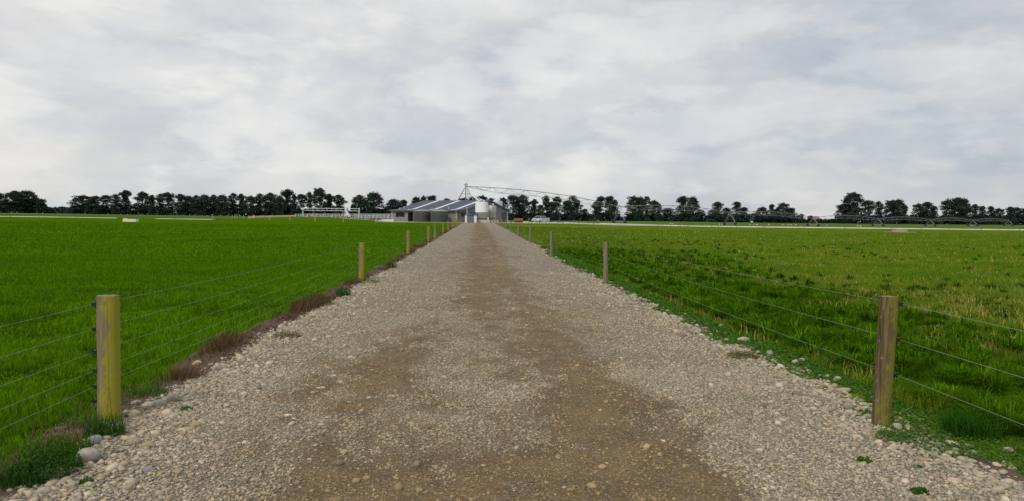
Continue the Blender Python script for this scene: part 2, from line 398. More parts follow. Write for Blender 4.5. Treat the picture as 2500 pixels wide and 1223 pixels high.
M['fascia'] = mottled('grey_fascia', (0.13, 0.14, 0.155), (0.10, 0.11, 0.12), 1.0, 0.5)
M['pipe_w'] = mottled('white_downpipe', (0.62, 0.62, 0.60), (0.52, 0.52, 0.5), 2, 0.5)
M['dark_glass'] = mat('dark_glass', (0.012, 0.012, 0.012), 0.35, 0.0, 0.25)[0]
M['door'] = mottled('charcoal_door', (0.04, 0.042, 0.05), (0.055, 0.058, 0.065), 2, 0.5)
M['tank'] = mottled('green_grey_tank', (0.052, 0.057, 0.048), (0.042, 0.046, 0.040), 0.8, 0.5)
M['tank_lid'] = mottled('grey_tank_lid', (0.23, 0.25, 0.25), (0.19, 0.20, 0.20), 0.8, 0.5)
M['steel'] = mottled('stainless_steel', (0.46, 0.43, 0.385), (0.33, 0.305, 0.27), 0.9, 0.4, 0.6, stretch=(3, 3, 0.3))
M['silo_white'] = mottled('white_silo_skin', (0.90, 0.90, 0.89), (0.86, 0.86, 0.85), 0.8, 0.4)
M['silo_galv'] = mottled('bright_galvanised_sheet', (0.66, 0.73, 0.83), (0.55, 0.61, 0.70), 1.1, 0.35, 0.25)
M['blue'] = mottled('blue_sheet', (0.03, 0.13, 0.30), (0.025, 0.10, 0.24), 1.5, 0.5)
M['white'] = mottled('white_paint', (0.72, 0.73, 0.74), (0.64, 0.65, 0.66), 1.5, 0.45)
M['grey_door'] = mottled('mid_grey_door', (0.15, 0.155, 0.15), (0.12, 0.125, 0.12), 1.5, 0.5)
M['rust'] = mottled('rusty_steel', (0.28, 0.095, 0.05), (0.20, 0.06, 0.035), 1.4, 0.8)
M['red'] = mottled('faded_red_box', (0.42, 0.17, 0.13), (0.5, 0.4, 0.36), 2.5, 0.6)
M['car'] = mat('white_car_paint', (0.74, 0.75, 0.77), 0.25)[0]
M['lamp'] = mat('headlamp_glass', (0.6, 0.62, 0.65), 0.15)[0]
M['trailer'] = mottled('grey_green_trailer', (0.30, 0.34, 0.32), (0.24, 0.275, 0.26), 1.2, 0.5)
M['trough'] = mottled('trough_concrete', (0.74, 0.68, 0.52), (0.62, 0.57, 0.44), 1.5, 0.85)
M['trough_p'] = mottled('pinkish_trough_concrete', (0.40, 0.29, 0.21), (0.33, 0.235, 0.17), 1.5, 0.85)
M['bark'] = mottled('bark', (0.10, 0.085, 0.07), (0.055, 0.045, 0.038), 1.5, 0.9, stretch=(3, 3, 0.5))
M['brick'] = mottled('reddish_brick_wall', (0.30, 0.17, 0.13), (0.24, 0.14, 0.11), 0.6, 0.85)
M['house_w'] = mottled('pale_blue_wall', (0.42, 0.48, 0.56), (0.36, 0.42, 0.50), 0.6, 0.8)

# ------------------------------------------------------------------ ground
def axis(lo, hi, mid0, mid1, fine, grow):
    a = list(np.arange(mid0, mid1, fine)); s = fine; v = a[-1]
    while v < hi: s *= grow; v += s; a.append(v)
    s = fine; v = a[0]; b = []
    while v > lo: s *= grow; v -= s; b.append(v)
    return np.array(b[::-1] + a)
gx = axis(-5000, 5000, -60, 60, 1.5, 1.12); gy = axis(-400, 6000, -6, 220, 2.0, 1.06)
GX, GY = np.meshgrid(gx, gy); GZ = terrain(GX.ravel(), GY.ravel())
V = np.stack([GX.ravel(), GY.ravel(), GZ], 1); nx, ny = len(gx), len(gy)
I = (np.arange(ny - 1)[:, None] * nx + np.arange(nx - 1)[None, :]).ravel()
T = np.stack([I, I + 1, I + nx + 1, I + nx], 1)
o = np_mesh('ground', V, T, M['field'], smooth=True, quads=True); tag(o, kind='structure')

def edge_l(y): return -2.96 + 0.20 * sstep(6.5, 4.5, y) - 0.10 * (1 - np.exp(-np.maximum(y, 0) / 15)) - 0.32 * (fbm(y * 0.55, y * 0 + 3.3, 41, 3) - 0.5) + 0.10 * sstep(6, 3, y)
def edge_r(y): return 3.62 + 0.55 * (fbm(y * 0.45, y * 0 + 8.8, 43, 3) - 0.5)
def dirt(x, y):
    n = fbm(x * 1.1 + 3, y * 0.42 + 1.5, 21, 4); n2 = fbm(x * 4.4, y * 2.4, 25, 5)
    near = sstep(13, 8, y)
    far = 1 - near
    wob = 0.25 * (fbm(y * 0.12, y * 0 + 2.0, 31, 2) - 0.5)
    v = near * 0.95 * np.exp(-((x - 1.08) / 0.60) ** 2) + 0.72 * np.exp(-((x + 0.95) / 0.45) ** 2) * near
    v = v + far * (0.56 * np.exp(-((x - 0.25 - wob) / 1.15) ** 4) + 0.16 * np.exp(-((x - 0.95 - wob) / 0.3) ** 2) + 0.14 * np.exp(-((x - 0.05 - wob) / 0.28) ** 2) - 0.16 * np.exp(-((x + 0.62 - wob) / 0.25) ** 2))
    v = v + 0.35 * np.exp(-((x - 0.25) / 0.75) ** 2) * 0.45 * near + 0.38 * sstep(5.8, 4.4, y) * np.exp(-((x - 0.1) / 1.5) ** 4)
    v = v + (1.0 - 0.35 * far) * (n - 0.5) + 1.35 * (n2 - 0.5)
    v = v - 0.5 * sstep(1.7, 2.6, np.abs(x - 0.2)) - 0.1
    return np.clip(0.5 + (v - 0.29) * 0.92, 0, 1)
def sheet(name, ys, xl, xr, nxs, lift, m, crown=0.0, attr=None, kind='structure', edge=0.015):
    ys = np.asarray(ys); k = np.linspace(0, 1, nxs)
    XX = xl(ys)[:, None] * (1 - k) + xr(ys)[:, None] * k; YY = np.repeat(ys[:, None], nxs, 1)
    ZZ = terrain(XX.ravel(), YY.ravel()).reshape(XX.shape) + lift + crown * (1 - (2 * k - 1) ** 2)
    ZZ[:, 0] -= lift + edge; ZZ[:, -1] -= lift + edge
    V = np.stack([XX.ravel(), YY.ravel(), ZZ.ravel()], 1)
    I = (np.arange(len(ys) - 1)[:, None] * nxs + np.arange(nxs - 1)[None, :]).ravel()
    T = np.stack([I, I + 1, I + nxs + 1, I + nxs], 1)
    c = None
    if attr is not None:
        a = attr(XX.ravel(), YY.ravel()); c = np.stack([a, a, a], 1)
    o = np_mesh(name, V, T, m, colors=c, smooth=True, quads=True); tag(o, kind=kind); return o
ys_road = np.concatenate([np.arange(-6, 2.5, 0.5), np.arange(2.5, 20, 0.1), np.arange(20, 50, 0.3), np.arange(50, 163, 1.0)])
sheet('gravel_road', ys_road, edge_l, edge_r, 76, 0.022, M['road'], crown=0.03, attr=dirt)
sheet('dirt_verge', np.concatenate([np.arange(-6, 40, 0.25), np.arange(40, 150, 1.0)]),
      lambda y: -3.62 + 0.35 * (fbm(y * 0.8, y * 0 + 1.1, 51, 3) - 0.5) - 0.25 * sstep(60, 140, y) , lambda y: edge_l(y) + 0.35, 9, 0.010, M['soil'])
sheet('dirt_verge', np.concatenate([np.arange(-6, 40, 0.25), np.arange(40, 150, 1.0)]), lambda y: edge_r(y) - 0.3, lambda y: edge_r(y) + 0.22 + 0.5 * (fbm(y * 0.9, y * 0 + 6.1, 55, 3) - 0.5), 9, 0.010, M['soil'])
# yard in front of and round the shed
def poly_sheet(name, pts, lift, m, n=24):
    pts = [Vector((x, y, 0)) for x, y in pts]
    V = []; T = []
    # bilinear patch of four corners
    A, B, C_, D = pts
    for i in range(n + 1):
        for j in range(n + 1):
            a, b = i / n, j / n
            q = (A * (1 - a) + B * a) * (1 - b) + (D * (1 - a) + C_ * a) * b
            e = 0.2 if i in (0, n) or j in (0, n) else 0
            V.append((q.x, q.y, tz(q.x, q.y) + lift - e))
    for i in range(n):
        for j in range(n):
            k = i * (n + 1) + j; T.append((k, k + 1, k + n + 2, k + n + 1))
    o = np_mesh(name, np.array(V), np.array(T), m, quads=True); tag(o, kind='structure'); return o
poly_sheet('shed_yard', [(-24, 158), (30, 156), (60, 196), (-20, 215)], 0.05, M['yard'])

def lane(name, px_pts, width, h, m):
    P = [on_ground(px, py) for px, py in px_pts]
    Q = []
    for a, b in zip(P, P[1:]):
        for k in range(12): Q.append(a.lerp(b, k / 12))
    Q.append(P[-1]); mb = MB(); prev = None
    for i, q in enumerate(Q):
        d = (Q[min(i + 1, len(Q) - 1)] - Q[max(i - 1, 0)]); nrm = Vector((-d.y, d.x, 0)).normalized()
        row = []
        for s, hz in ((-1, -0.1), (-0.93, h), (0, h + 0.05), (0.93, h), (1, -0.1)):
            c = q + nrm * s * width / 2; row.append((c.x, c.y, tz(c.x, c.y) + hz))
        if prev:
            for k in range(4): mb.quad(prev[k], prev[k + 1], row[k + 1], row[k])
        prev = row
    o = mb.build(name, m, smooth=True); tag(o, kind='structure'); return P
lane('farm_track', [(1470, 547.2), (1560, 549.8), (1650, 552.8), (1780, 555), (2050, 558), (2300, 560.8), (2560, 563.5), (2900, 567)], 4.5, 0.12, M['track'])
lane('farm_track', [(-300, 526.5), (0, 529.6), (140, 531.3), (290, 533.9)], 3.0, 0.03, M['track'])
lane('farm_track', [(388, 535.2), (450, 536.0), (530, 536.9)], 3.0, 0.03, M['track'])

# ------------------------------------------------------------------ grass blades
def make_blades(x, y, h, w, colr, bend, zf=None, two=True):
    n = len(x); r = np.random.default_rng(n + 5)
    th = r.uniform(0, 2 * math.pi, n); ph = r.uniform(0, 2 * math.pi, n); bl = r.uniform(0.2, 1.0, n) * bend
    z = terrain(x, y) if zf is None else zf
    dx, dy = np.cos(th) * w / 2, np.sin(th) * w / 2
    bx, by = np.cos(ph) * h * bl, np.sin(ph) * h * bl
    zb = z - 0.01
    p0 = np.stack([x - dx, y - dy, zb], 1); p1 = np.stack([x + dx, y + dy, zb], 1)
    m0 = np.stack([x - dx * 0.7 + bx * 0.35, y - dy * 0.7 + by * 0.35, z + h * 0.6], 1)
    m1 = np.stack([x + dx * 0.7 + bx * 0.35, y + dy * 0.7 + by * 0.35, z + h * 0.6], 1)
    tp = np.stack([x + bx, y + by, z + h * (1 - 0.35 * bl)], 1)
    if two:
        V = np.stack([p0, p1, m1, m0, tp], 1).reshape(-1, 3); b = np.arange(n)[:, None] * 5
        T = np.concatenate([b + [0, 1, 2], b + [0, 2, 3], b + [3, 2, 4]], 0); C_ = np.repeat(colr, 5, 0)
    else:
        V = np.stack([p0, p1, tp], 1).reshape(-1, 3); b = np.arange(n)[:, None] * 3
        T = b + [0, 1, 2]; C_ = np.repeat(colr, 3, 0)
    return V, T, C_
def merge(parts):
    V, T, C_, off = [], [], [], 0
    for v, t_, c in parts: V.append(v); T.append(t_ + off); C_.append(c); off += len(v)
    return np.concatenate(V), np.concatenate(T), np.concatenate(C_)
def in_view(x, y, mgn=0.12):
    u = x / np.maximum(y, 0.5); return (u > -0.66 - mgn) & (u < 0.76 + mgn)
def colmix(a, b, t): return np.array(a) * (1 - t[:, None]) + np.array(b) * t[:, None]
LG1, LG2, LG3 = (0.052, 0.138, 0.004), (0.112, 0.250, 0.005), (0.016, 0.050, 0.004)
def left_field():
    parts = []
    for y0, y1, dens, wd_, hh in ((2.2, 6, 2600, 0.006, 0.10), (6, 10, 2000, 0.008, 0.10), (10, 18, 900, 0.013, 0.10), (18, 32, 260, 0.026, 0.105), (32, 60, 60, 0.055, 0.11), (60, 110, 12, 0.12, 0.11)):
        xl = -0.80 * y1; n = int(dens * (-3.2 - xl) * (y1 - y0))
        x = rng.uniform(xl, -3.2, n); y = rng.uniform(y0, y1, n)
        lim = -3.55 + 0.35 * (fbm(y * 0.8, y * 0 + 1.1, 51, 3) - 0.5) - 0.12 * (rng.random(n) ** 2) * 3 - 0.25 * sstep(60, 140, y)
        lim = np.where(y < 9.5, lim + (0.42 * sstep(9.5, 7.5, y) + 0.25 * sstep(6.0, 5.0, y)) * (0.5 + fbm(x * 2, y * 2, 77)), lim)
        k = in_view(x, y) & (x < lim); x, y = x[k], y[k]; n = len(x)
        c1 = fbm(x * 1.1, y * 1.1, 5); c2 = fbm(x * 0.35, y * 0.35, 9)
        k = rng.random(n) < 0.55 + 0.9 * c1; x, y, c1, c2 = x[k], y[k], c1[k], c2[k]; n = len(x)
        c3 = fbm(x * 3.6, y * 3.6, 6, 2); cc_ = sstep(0.30, 0.68, 0.55 * c1 + 0.45 * c3); dm_ = 0.45 if y0 >= 18 else (0.75 if y0 >= 10 else 1.0); h = hh * (0.28 + 0.35 * (1 - dm_) + (0.35 + 0.9 * dm_) * cc_) * rng.uniform(1 - .4 * dm_, 1 + .25 * dm_, n)
        tcol = np.clip(0.5 + (c2 - 0.5) * 0.9 + (cc_ * 0.6 - 0.3) * dm_ + rng.uniform(-0.3, 0.3, n) * dm_, 0, 1)
        c = colmix(LG1, LG2, tcol); dk = np.clip((0.45 - cc_) * 3, 0, 1) * 0.85 * dm_ ** 2; c = c * (1 - dk[:, None]) + np.array(LG3) * dk[:, None]
        dry = rng.random(n) < 0.012; c[dry] = (0.22, 0.19, 0.07)
        parts.append(make_blades(x, y, h, np.full(n, wd_), c, 0.75, two=y1 < 20))
    return merge(parts)
V, T, C_ = left_field()
o = np_mesh('pasture_grass', V, T, M['blade'], colors=C_)
tag(o, 'short bright green pasture grass filling the field left of the gravel road', 'grass', kind='stuff')
def tussocks(x, y, rad, hgt, nb, wd, c1, c2):
    n = len(x); r = np.random.default_rng(n + 3); k = np.repeat(np.arange(n), nb); m_ = len(k)
    a = r.uniform(0, 2 * math.pi, m_); q = np.sqrt(r.random(m_)); bx = x[k] + rad[k] * 0.35 * q * np.cos(a); by = y[k] + rad[k] * 0.35 * q * np.sin(a)
    lean = rad[k] * (0.25 + 0.75 * q) * r.uniform(0.5, 1.1, m_); h = hgt[k] * (1 - 0.45 * q ** 2) * r.uniform(0.6, 1.1, m_)
    dx, dy = -np.sin(a) * wd / 2, np.cos(a) * wd / 2; z = terrain(bx, by) - 0.01; ca, sa = np.cos(a), np.sin(a)
    p0 = np.stack([bx - dx, by - dy, z], 1); p1 = np.stack([bx + dx, by + dy, z], 1)
    mx_, my_ = bx + lean * 0.4 * ca, by + lean * 0.4 * sa
    m0 = np.stack([mx_ - dx * .8, my_ - dy * .8, z + h * .8], 1); m1 = np.stack([mx_ + dx * .8, my_ + dy * .8, z + h * .8], 1)
    tp = np.stack([bx + lean * 1.1 * ca, by + lean * 1.1 * sa, z + h * r.uniform(0.7, 1.1, m_)], 1)
    V = np.stack([p0, p1, m1, m0, tp], 1).reshape(-1, 3); b = np.arange(m_)[:, None] * 5
    c = colmix(c1, c2, r.random(m_)) * (0.7 + 0.6 * r.random(n))[k][:, None]
    return V, np.concatenate([b + [0, 1, 2], b + [0, 2, 3], b + [3, 2, 4]], 0), np.repeat(c, 5, 0)
def right_field():
    parts = []
    for y0, y1, n, nb, wd in ((3.5, 9, 150, 150, .009), (9, 18, 300, 80, .014), (18, 40, 420, 34, .03)):
        y = rng.uniform(y0, y1, n); d = 0.75 + rng.random(n) ** 1.6 * (2.2 + 0.14 * y); x = edge_r(y) + d
        parts.append(tussocks(x, y, rng.uniform(.18, .36, n), rng.uniform(.16, .32, n), nb, wd, (0.040, 0.11, 0.003), (0.100, 0.22, 0.006)))
    for y0, y1, n, nb, wd in ((8, 20, 260, 50, .014), (20, 60, 260, 20, .04)):
        y = rng.uniform(y0, y1, n); x = rng.uniform(6, 0.8 * y1, n)
        parts.append(tussocks(x, y, rng.uniform(.14, .34, n), rng.uniform(.12, .22, n), nb, wd, (0.028, 0.08, 0.004), (0.07, 0.14, 0.006)))
    for y0, y1, dens, wd_, hh in ((2.4, 6, 2300, 0.007, 0.13), (6, 10, 1900, 0.009, 0.13), (10, 18, 850, 0.014, 0.13), (18, 32, 250, 0.028, 0.13), (32, 60, 60, 0.055, 0.13), (60, 110, 12, 0.12, 0.12)):
        xr = 0.90 * y1; n = int(dens * (xr - 3.5) * (y1 - y0))
        x = rng.uniform(3.5, xr, n); y = rng.uniform(y0, y1, n)
        dist = x - edge_r(y); k = in_view(x, y) & (dist > 0.25 * fbm(x * 3, y * 3, 61) + 0.02 + 0.45 * sstep(9, 6, y)); x, y, dist = x[k], y[k], dist[k]; n = len(x)
        lush = sstep(0.5, 0.95, dist) * sstep(5.2 + 0.20 * y, 1.6 + 0.02 * y, dist + 2.2 * fbm(x * 0.6, y * 0.6, 71)) * (0.9 - 0.5 * sstep(15, 40, y))
        c1 = fbm(x * 1.5, y * 1.5, 15, 3); c2 = fbm(x * 0.45, y * 0.45, 19); tuft = sstep(0.42, 0.68, c1)
        h = hh * (0.45 + 0.7 * c1 + lush * (tuft * 0.9 - 0.35)) * rng.uniform(0.55, 1.3, n)
        h = np.where(dist < 0.5, h * 0.4, h)
        tcol = np.clip((c2 - 0.5) * 1.3 + 0.42 + rng.uniform(-0.25, 0.25, n), 0, 1)
        c = colmix((0.085, 0.195, 0.008), (0.20, 0.250, 0.026), tcol)
        lc = colmix((0.024, 0.072, 0.004), (0.055, 0.135, 0.005), rng.random(n))
        c = c * (1 - lush[:, None]) + lc * lush[:, None]
        yel = (rng.random(n) < (0.06 if y0 >= 18 else 0.12) * sstep(0.42, 0.66, fbm(x * 0.8 + 9, y * 0.8, 33, 5))) & (lush < 0.6)
        c[yel] = np.array((0.44, 0.33, 0.11)); h[yel] *= 1.5
        pale = dist < 0.5; c[pale] = colmix((0.05, 0.15, 0.015), (0.08, 0.19, 0.03), rng.random(int(pale.sum())))
        parts.append(make_blades(x, y, h, np.full(n, wd_), c, 0.7, two=y1 < 20))
    return merge(parts)
V, T, C_ = right_field()
o = np_mesh('pasture_grass', V, T, M['blade'], colors=C_)
tag(o, 'uneven dark green and yellowing pasture grass filling the field right of the gravel road', 'grass', kind='stuff')
# dead grass on the verge beside the left fence
def dead():
    parts = []
    for y0, y1, dens, wd_ in ((5.2, 10, 2600, 0.005), (10, 20, 1300, 0.009), (20, 45, 420, 0.02), (45, 110, 80, 0.05)):
        n = int(dens * 0.75 * (y1 - y0)); x = rng.uniform(-3.7, -2.95, n); y = rng.uniform(y0, y1, n)
        c1 = fbm(x * 2 + 4, y * 0.9, 81, 3)
        k = (x < edge_l(y) + 0.02) & (x > -3.62 + 0.2 * fbm(y * 1.3, y * 0, 5)) & (rng.random(n) < (sstep(0.32, 0.50, c1) + 0.42) * (0.06 + 0.94 * sstep(7.5, 9.5, y))); x, y, c1 = x[k], y[k], c1[k]; n = len(x)
        c = colmix((0.070, 0.045, 0.024), (0.195, 0.132, 0.066), rng.random(n) ** 1.3)
        parts.append(make_blades(x, y, (0.05 + 0.16 * sstep(0.45, 0.7, c1)) * rng.uniform(0.6, 1.2, n), np.full(n, wd_), c, 1.1, two=y1 < 25))
    return merge(parts)
V, T, C_ = dead()
o = np_mesh('dead_grass', V, T, M['blade'], colors=C_)
tag(o, 'reddish brown dead grass along the foot of the left fence', 'dead grass', kind='stuff')

# ------------------------------------------------------------------ gravel stones
def ico(sub):
    import bmesh
    bm = bmesh.new(); bmesh.ops.create_icosphere(bm, subdivisions=sub, radius=1.0)
    v = np.array([q.co[:] for q in bm.verts]); f_ = np.array([[w.index for w in q.verts] for q in bm.faces]); bm.free(); return v, f_
ICO1, ICO2 = ico(1), ico(2)
SC = np.array([(0.43, 0.38, 0.285), (0.53, 0.465, 0.345), (0.37, 0.345, 0.28), (0.57, 0.51, 0.39), (0.29, 0.275, 0.235), (0.43, 0.35, 0.235), (0.62, 0.57, 0.46), (0.22, 0.195, 0.15)])
SP = np.array([.22, .2, .16, .13, .1, .1, .05, .04])
def stones(x, y, s, zlift, icoo, flat=(0.45, 0.75), tintmul=None):
    n = len(x); bv, bf = icoo; r = np.random.default_rng(n)
    k = len(bv); P = np.repeat(bv[None], n, 0) * (1 + r.normal(0, 0.16 if k < 20 else 0.07, (n, k, 1)))
    sc = np.stack([r.uniform(0.75, 1.45, n), r.uniform(0.7, 1.0, n), r.uniform(*flat, n)], 1) * s[:, None]
    P = P * sc[:, None, :]
    tl = r.normal(0, 0.22, n); ct, st_ = np.cos(tl), np.sin(tl)
    px, pz = P[..., 0] * ct[:, None] - P[..., 2] * st_[:, None], P[..., 0] * st_[:, None] + P[..., 2] * ct[:, None]
    a = r.uniform(0, 2 * math.pi, n); ca, sa = np.cos(a)[:, None], np.sin(a)[:, None]
    X = px * ca - P[..., 1] * sa + x[:, None]; Y = px * sa + P[..., 1] * ca + y[:, None]
    Z = pz + (terrain(x, y) + zlift + sc[:, 2] * 0.35)[:, None]
    c = SC[r.choice(len(SC), n, p=SP)] * r.uniform(0.70, 0.93, (n, 1)) * np.array([1.0, 0.975, 0.93])
    if tintmul is not None: c = c * tintmul
    V = np.stack([X, Y, Z], -1).reshape(-1, 3); T = (bf[None] + (np.arange(n) * k)[:, None, None]).reshape(-1, 3)
    return V, T, np.repeat(c, k, 0)
def gravel():
    parts = []
    for y0, y1, dens, s0, s1, ic in ((3.0, 5.2, 4600, .005, .016, ICO1), (5.2, 8.5, 3200, .006, .016, ICO1), (8.5, 14, 1000, .009, .019, ICO1), (14, 24, 260, .013, .025, ICO1), (24, 50, 40, .018, .034, ICO1),
                                     (3.0, 9, 26, .018, .038, ICO2), (9, 20, 12, .020, .040, ICO2)):
        n = int(dens * 7.4 * (y1 - y0)); x = rng.uniform(-3.4, 4.0, n); y = rng.uniform(y0, y1, n)
        d = dirt(x, y); e = np.minimum(x - edge_l(y), edge_r(y) - x)
        cl_ = sstep(0.48, 0.66, fbm(x * 7, y * 5, 93, 3)); keep = 0.80 * np.where(d > 0.3, 0.10 + 0.38 * cl_ + 0.8 * (1 - sstep(0.28, 0.82, d)), 1.0) * (0.55 + 0.45 * sstep(0.35, 0.6, fbm(x * 2.5, y * 2.0, 91, 3)))
        if ic is ICO2: keep = 0.35 + 0.65 * sstep(1.4, 0.2, e)
        k = (rng.random(n) < keep) & (e > -0.18 * rng.random(n)) & in_view(x, y, 0.1); x, y, e, d = x[k], y[k], e[k], d[k]; n = len(x)
        s = (s0 + (s1 - s0) * rng.random(n) ** 2.2) * (1 + 1.0 * sstep(1.2, 0.0, e) * rng.random(n))
        lift = 0.022 + 0.03 * (1 - ((x - 0.3) / 3.3) ** 2); lift = np.where(e < 0.1, 0.004, lift)
        s = np.where(d > 0.6, s * 0.9, s)
        tm = 1.0 - 0.32 * d[:, None] * np.array([0.6, 1.0, 1.55])
        parts.append(stones(x, y, s, lift - s * 0.05, ic, tintmul=tm))
    # ragged cobble borders
    for sgn, nn in ((-1, 1500), (1, 2100)):
        y = 3.2 + 42 * rng.random(nn) ** 1.7; off = np.abs(rng.normal(0, 0.16 if sgn < 0 else 0.26, nn))
        x = np.where(sgn < 0, edge_l(y) - off * 0.6 + 0.10, edge_r(y) + off - 0.12)
        s = 0.014 + 0.034 * rng.random(nn) ** 2.6
        parts.append(stones(x, y, s, -0.002, ICO2, flat=(0.35, 0.65)))
    # flat pale stones pressed into the wheel tracks
    n = 1300; y = 3.4 + 14 * rng.random(n) ** 1.3; x = rng.uniform(-1.8, 2.4, n)
    parts.append(stones(x, y, 0.010 + 0.034 * rng.random(n) ** 3, 0.03, ICO2, flat=(0.22, 0.4), tintmul=np.full((n, 1), 1.35)))
    return merge(parts)
V, T, C_ = gravel()
o = np_mesh('loose_gravel', V, T, M['stone'], colors=C_, smooth=True)
tag(o, 'loose grey and tan river gravel scattered over the road', 'gravel', kind='stuff')
# ------------------------------------------------------------------ road-side fences
def post_mesh(h, r, seed, lean=(0, 0), n=20):
    rr = random.Random(seed); mb = MB(); lv = 14; V = []
    for i in range(lv + 1):
        z = -0.25 + (h + 0.25) * i / lv
        for k in range(n):
            t = 2 * math.pi * k / n
            q = r * (1 + 0.035 * math.sin(2 * t + seed) + 0.02 * math.sin(5 * t + 1.7 * seed + z * 2) + 0.012 * rr.uniform(-1, 1))
            if i == lv: q *= 0.95
            V.append((q * math.cos(t) + lean[0] * max(z, 0), q * math.sin(t) + lean[1] * max(z, 0), z + (0.004 * rr.uniform(-1, 1) if i == lv else 0)))
    mb.v = V
    for i in range(lv):
        for k in range(n):
            a = i * n + k; b = i * n + (k + 1) % n; mb.f.append((a, b, b + n, a + n))
    return mb
def insulator(x, z, side, r=0.016):
    mb = MB()
    mb.box((x + side * 0.006, 0, z), (0.007, 0.014, 0.03))
    mb.tube([(x + side * 0.01, 0, z), (x + side * 0.042, 0, z)], [r * 0.75, r * 0.75], 10)
    mb.tube([(x + side * 0.028, -0.016, z), (x + side * 0.028, 0.016, z)], [r * 1.1, r * 1.1], 10)
    return mb
def road_fence(label, cat, X, Ys, h, r, wz_, wire_h, side, wood, first_lean, prefix, ins_m):
    root = empty('road_fence', (X, Ys[0], 0), label, cat)
    for i, y in enumerate(Ys):
        rr = random.Random(i * 3 + (1 if side > 0 else 40)); z0 = tz(X, y)
        hh = h * (1 + (0.03 * rr.uniform(-1, 1) if i else 0)); ln = first_lean if i == 0 else (0.02 * rr.uniform(-1, 1), 0.01 * rr.uniform(-1, 1))
        rad = r * (1 if i == 0 else rr.uniform(0.88, 1.02))
        mb = post_mesh(hh, rad, i + (5 if side > 0 else 2), ln)
        me = mb; xo = 0.085 if (i == 0 and side < 0) else (0.16 if (i == 1 and side > 0) else 0.0); m_ = wood if (i == 0 or side < 0) else M['post_g']
        off = wloc(root)
        # the post keeps its own origin, so that its moss and cracks follow it
        msh = bpy.data.meshes.new('fence_post'); msh.from_pydata(me.v, [], me.f); msh.materials.append(m_)
        msh.polygons.foreach_set('use_smooth', [True] * len(msh.polygons)); msh.update()
        po = bpy.data.objects.new('fence_post', msh); col.objects.link(po); po.parent = root
        po.location = Vector((X + xo, y, z0)) - off
        top = MB(); n = 20; ring = me.v[-n:]; c = Vector((sum(v[0] for v in ring) / n, sum(v[1] for v in ring) / n, ring[0][2] + 0.006))
        top.v = list(ring) + [tuple(c)]; top.f = [(k, (k + 1) % n, n) for k in range(n)]
        tm = bpy.data.meshes.new('post_top'); tm.from_pydata(top.v, [], top.f); tm.materials.append(M['post_top'])
        to = bpy.data.objects.new('post_top', tm); col.objects.link(to); to.parent = po
        if i == 0: po['label'] = prefix
        if y < 100:
            for zi in wz_:
                im = insulator(side * rad * 0.98 + ln[0] * zi, zi, side)
                bm_ = bpy.data.meshes.new('insulator'); bm_.from_pydata(im.v, [], im.f); bm_.materials.append(ins_m)
                io = bpy.data.objects.new('insulator', bm_); col.objects.link(io); io.parent = po
    for k, zi in enumerate(wire_h):
        pts = []; yy = [Ys[0] - 14] + list(Ys)
        xs = X + side * (r + 0.03)
        for a, b in zip(yy, yy[1:]):
            for j in range(8):
                q = j / 8; y = a + (b - a) * q; z = tz(X, a) * (1 - q) + tz(X, b) * q + zi - 0.045 * 4 * q * (1 - q) * min(1, (b - a) / 14)
                pts.append((xs + (first_lean[0] * zi + (0.085 if side < 0 else 0)) * max(0, 1 - abs(y - Ys[0]) / 13.9) + (0.16 * max(0, 1 - abs(y - Ys[1]) / 13.7) if side > 0 else 0), y, z))
        pts.append((xs, yy[-1], tz(X, yy[-1]) + zi))
        MB().tube(pts, 0.0012, 5).build('wire', M['wire'], root, smooth=True)
YL = [6.38, 20.6, 34.4, 48.5, 56, 69, 81, 95, 101, 113, 126, 141]
YR = [6.13, 20.7] + [6.5 + 14 * k for k in range(2, 12)]
road_fence('post and wire fence with mossy yellow posts and black insulators left of the gravel road', 'fence', -3.2, YL, 1.075, 0.088,
           (1.0, 0.79, 0.595, 0.436, 0.30, 0.177), (1.0, 0.79, 0.595, 0.436, 0.30), -1, M['post_l'], (0.0, 0.0), 'thick post with yellow moss down its right side and a long crack', M['black'])
road_fence('three wire fence with brown leaning front post right of the gravel road', 'fence', 3.475, YR, 1.125, 0.076,
           (1.06, 0.755, 0.45), (1.06, 0.755, 0.45), 1, M['post_r'], (0.036, 0.0), 'brown lichen-spotted post leaning to the right', M['black'])

# ------------------------------------------------------------------ larger stones, one by one
def rock(px, py, wpx, hpx, m, label, seed, group=None, cat='rock', sink=0.2):
    p = on_ground(px, py); s = p.y / F * 1.0
    import bmesh
    bm = bmesh.new(); bmesh.ops.create_icosphere(bm, subdivisions=3, radius=1.0)
    rr = random.Random(seed); ph = [rr.uniform(0, 6) for _ in range(6)]
    for v in bm.verts:
        c = v.co; d = 1 + 0.10 * math.sin(2.1 * c.x + ph[0]) * math.cos(1.9 * c.y + ph[1]) + 0.08 * math.sin(3.3 * c.z + 2 * c.x + ph[2]) + 0.05 * math.sin(6 * c.y + ph[3]) * math.sin(5 * c.x + ph[4]) + 0.06 * abs(math.sin(2.4 * c.x + 3.1 * c.z + ph[5]))
        v.co = Vector((c.x * d * wpx * s / 2, c.y * d * wpx * s * rr.choice((0.40,)) , max(c.z, -0.6) * d * hpx * s * 0.60))
    me = bpy.data.meshes.new('rock'); bm.to_mesh(me); bm.free(); me.materials.append(m)
    me.polygons.foreach_set('use_smooth', [True] * len(me.polygons))
    o = bpy.data.objects.new('rock', me); col.objects.link(o)
    lift = 0.02 if edge_l(p.y) < p.x < edge_r(p.y) else 0.0
    o.location = (p.x, p.y + wpx * s * 0.3, p.z + hpx * s * (0.44 - sink) + lift); o.rotation_euler = (0, rr.uniform(-0.12, 0.12), rr.uniform(-0.5, 0.5))
    return tag(o, label, cat, group)
rock(202, 1147, 58, 38, M['rock'], 'large grey river rock below the left post, by the weeds', 1)
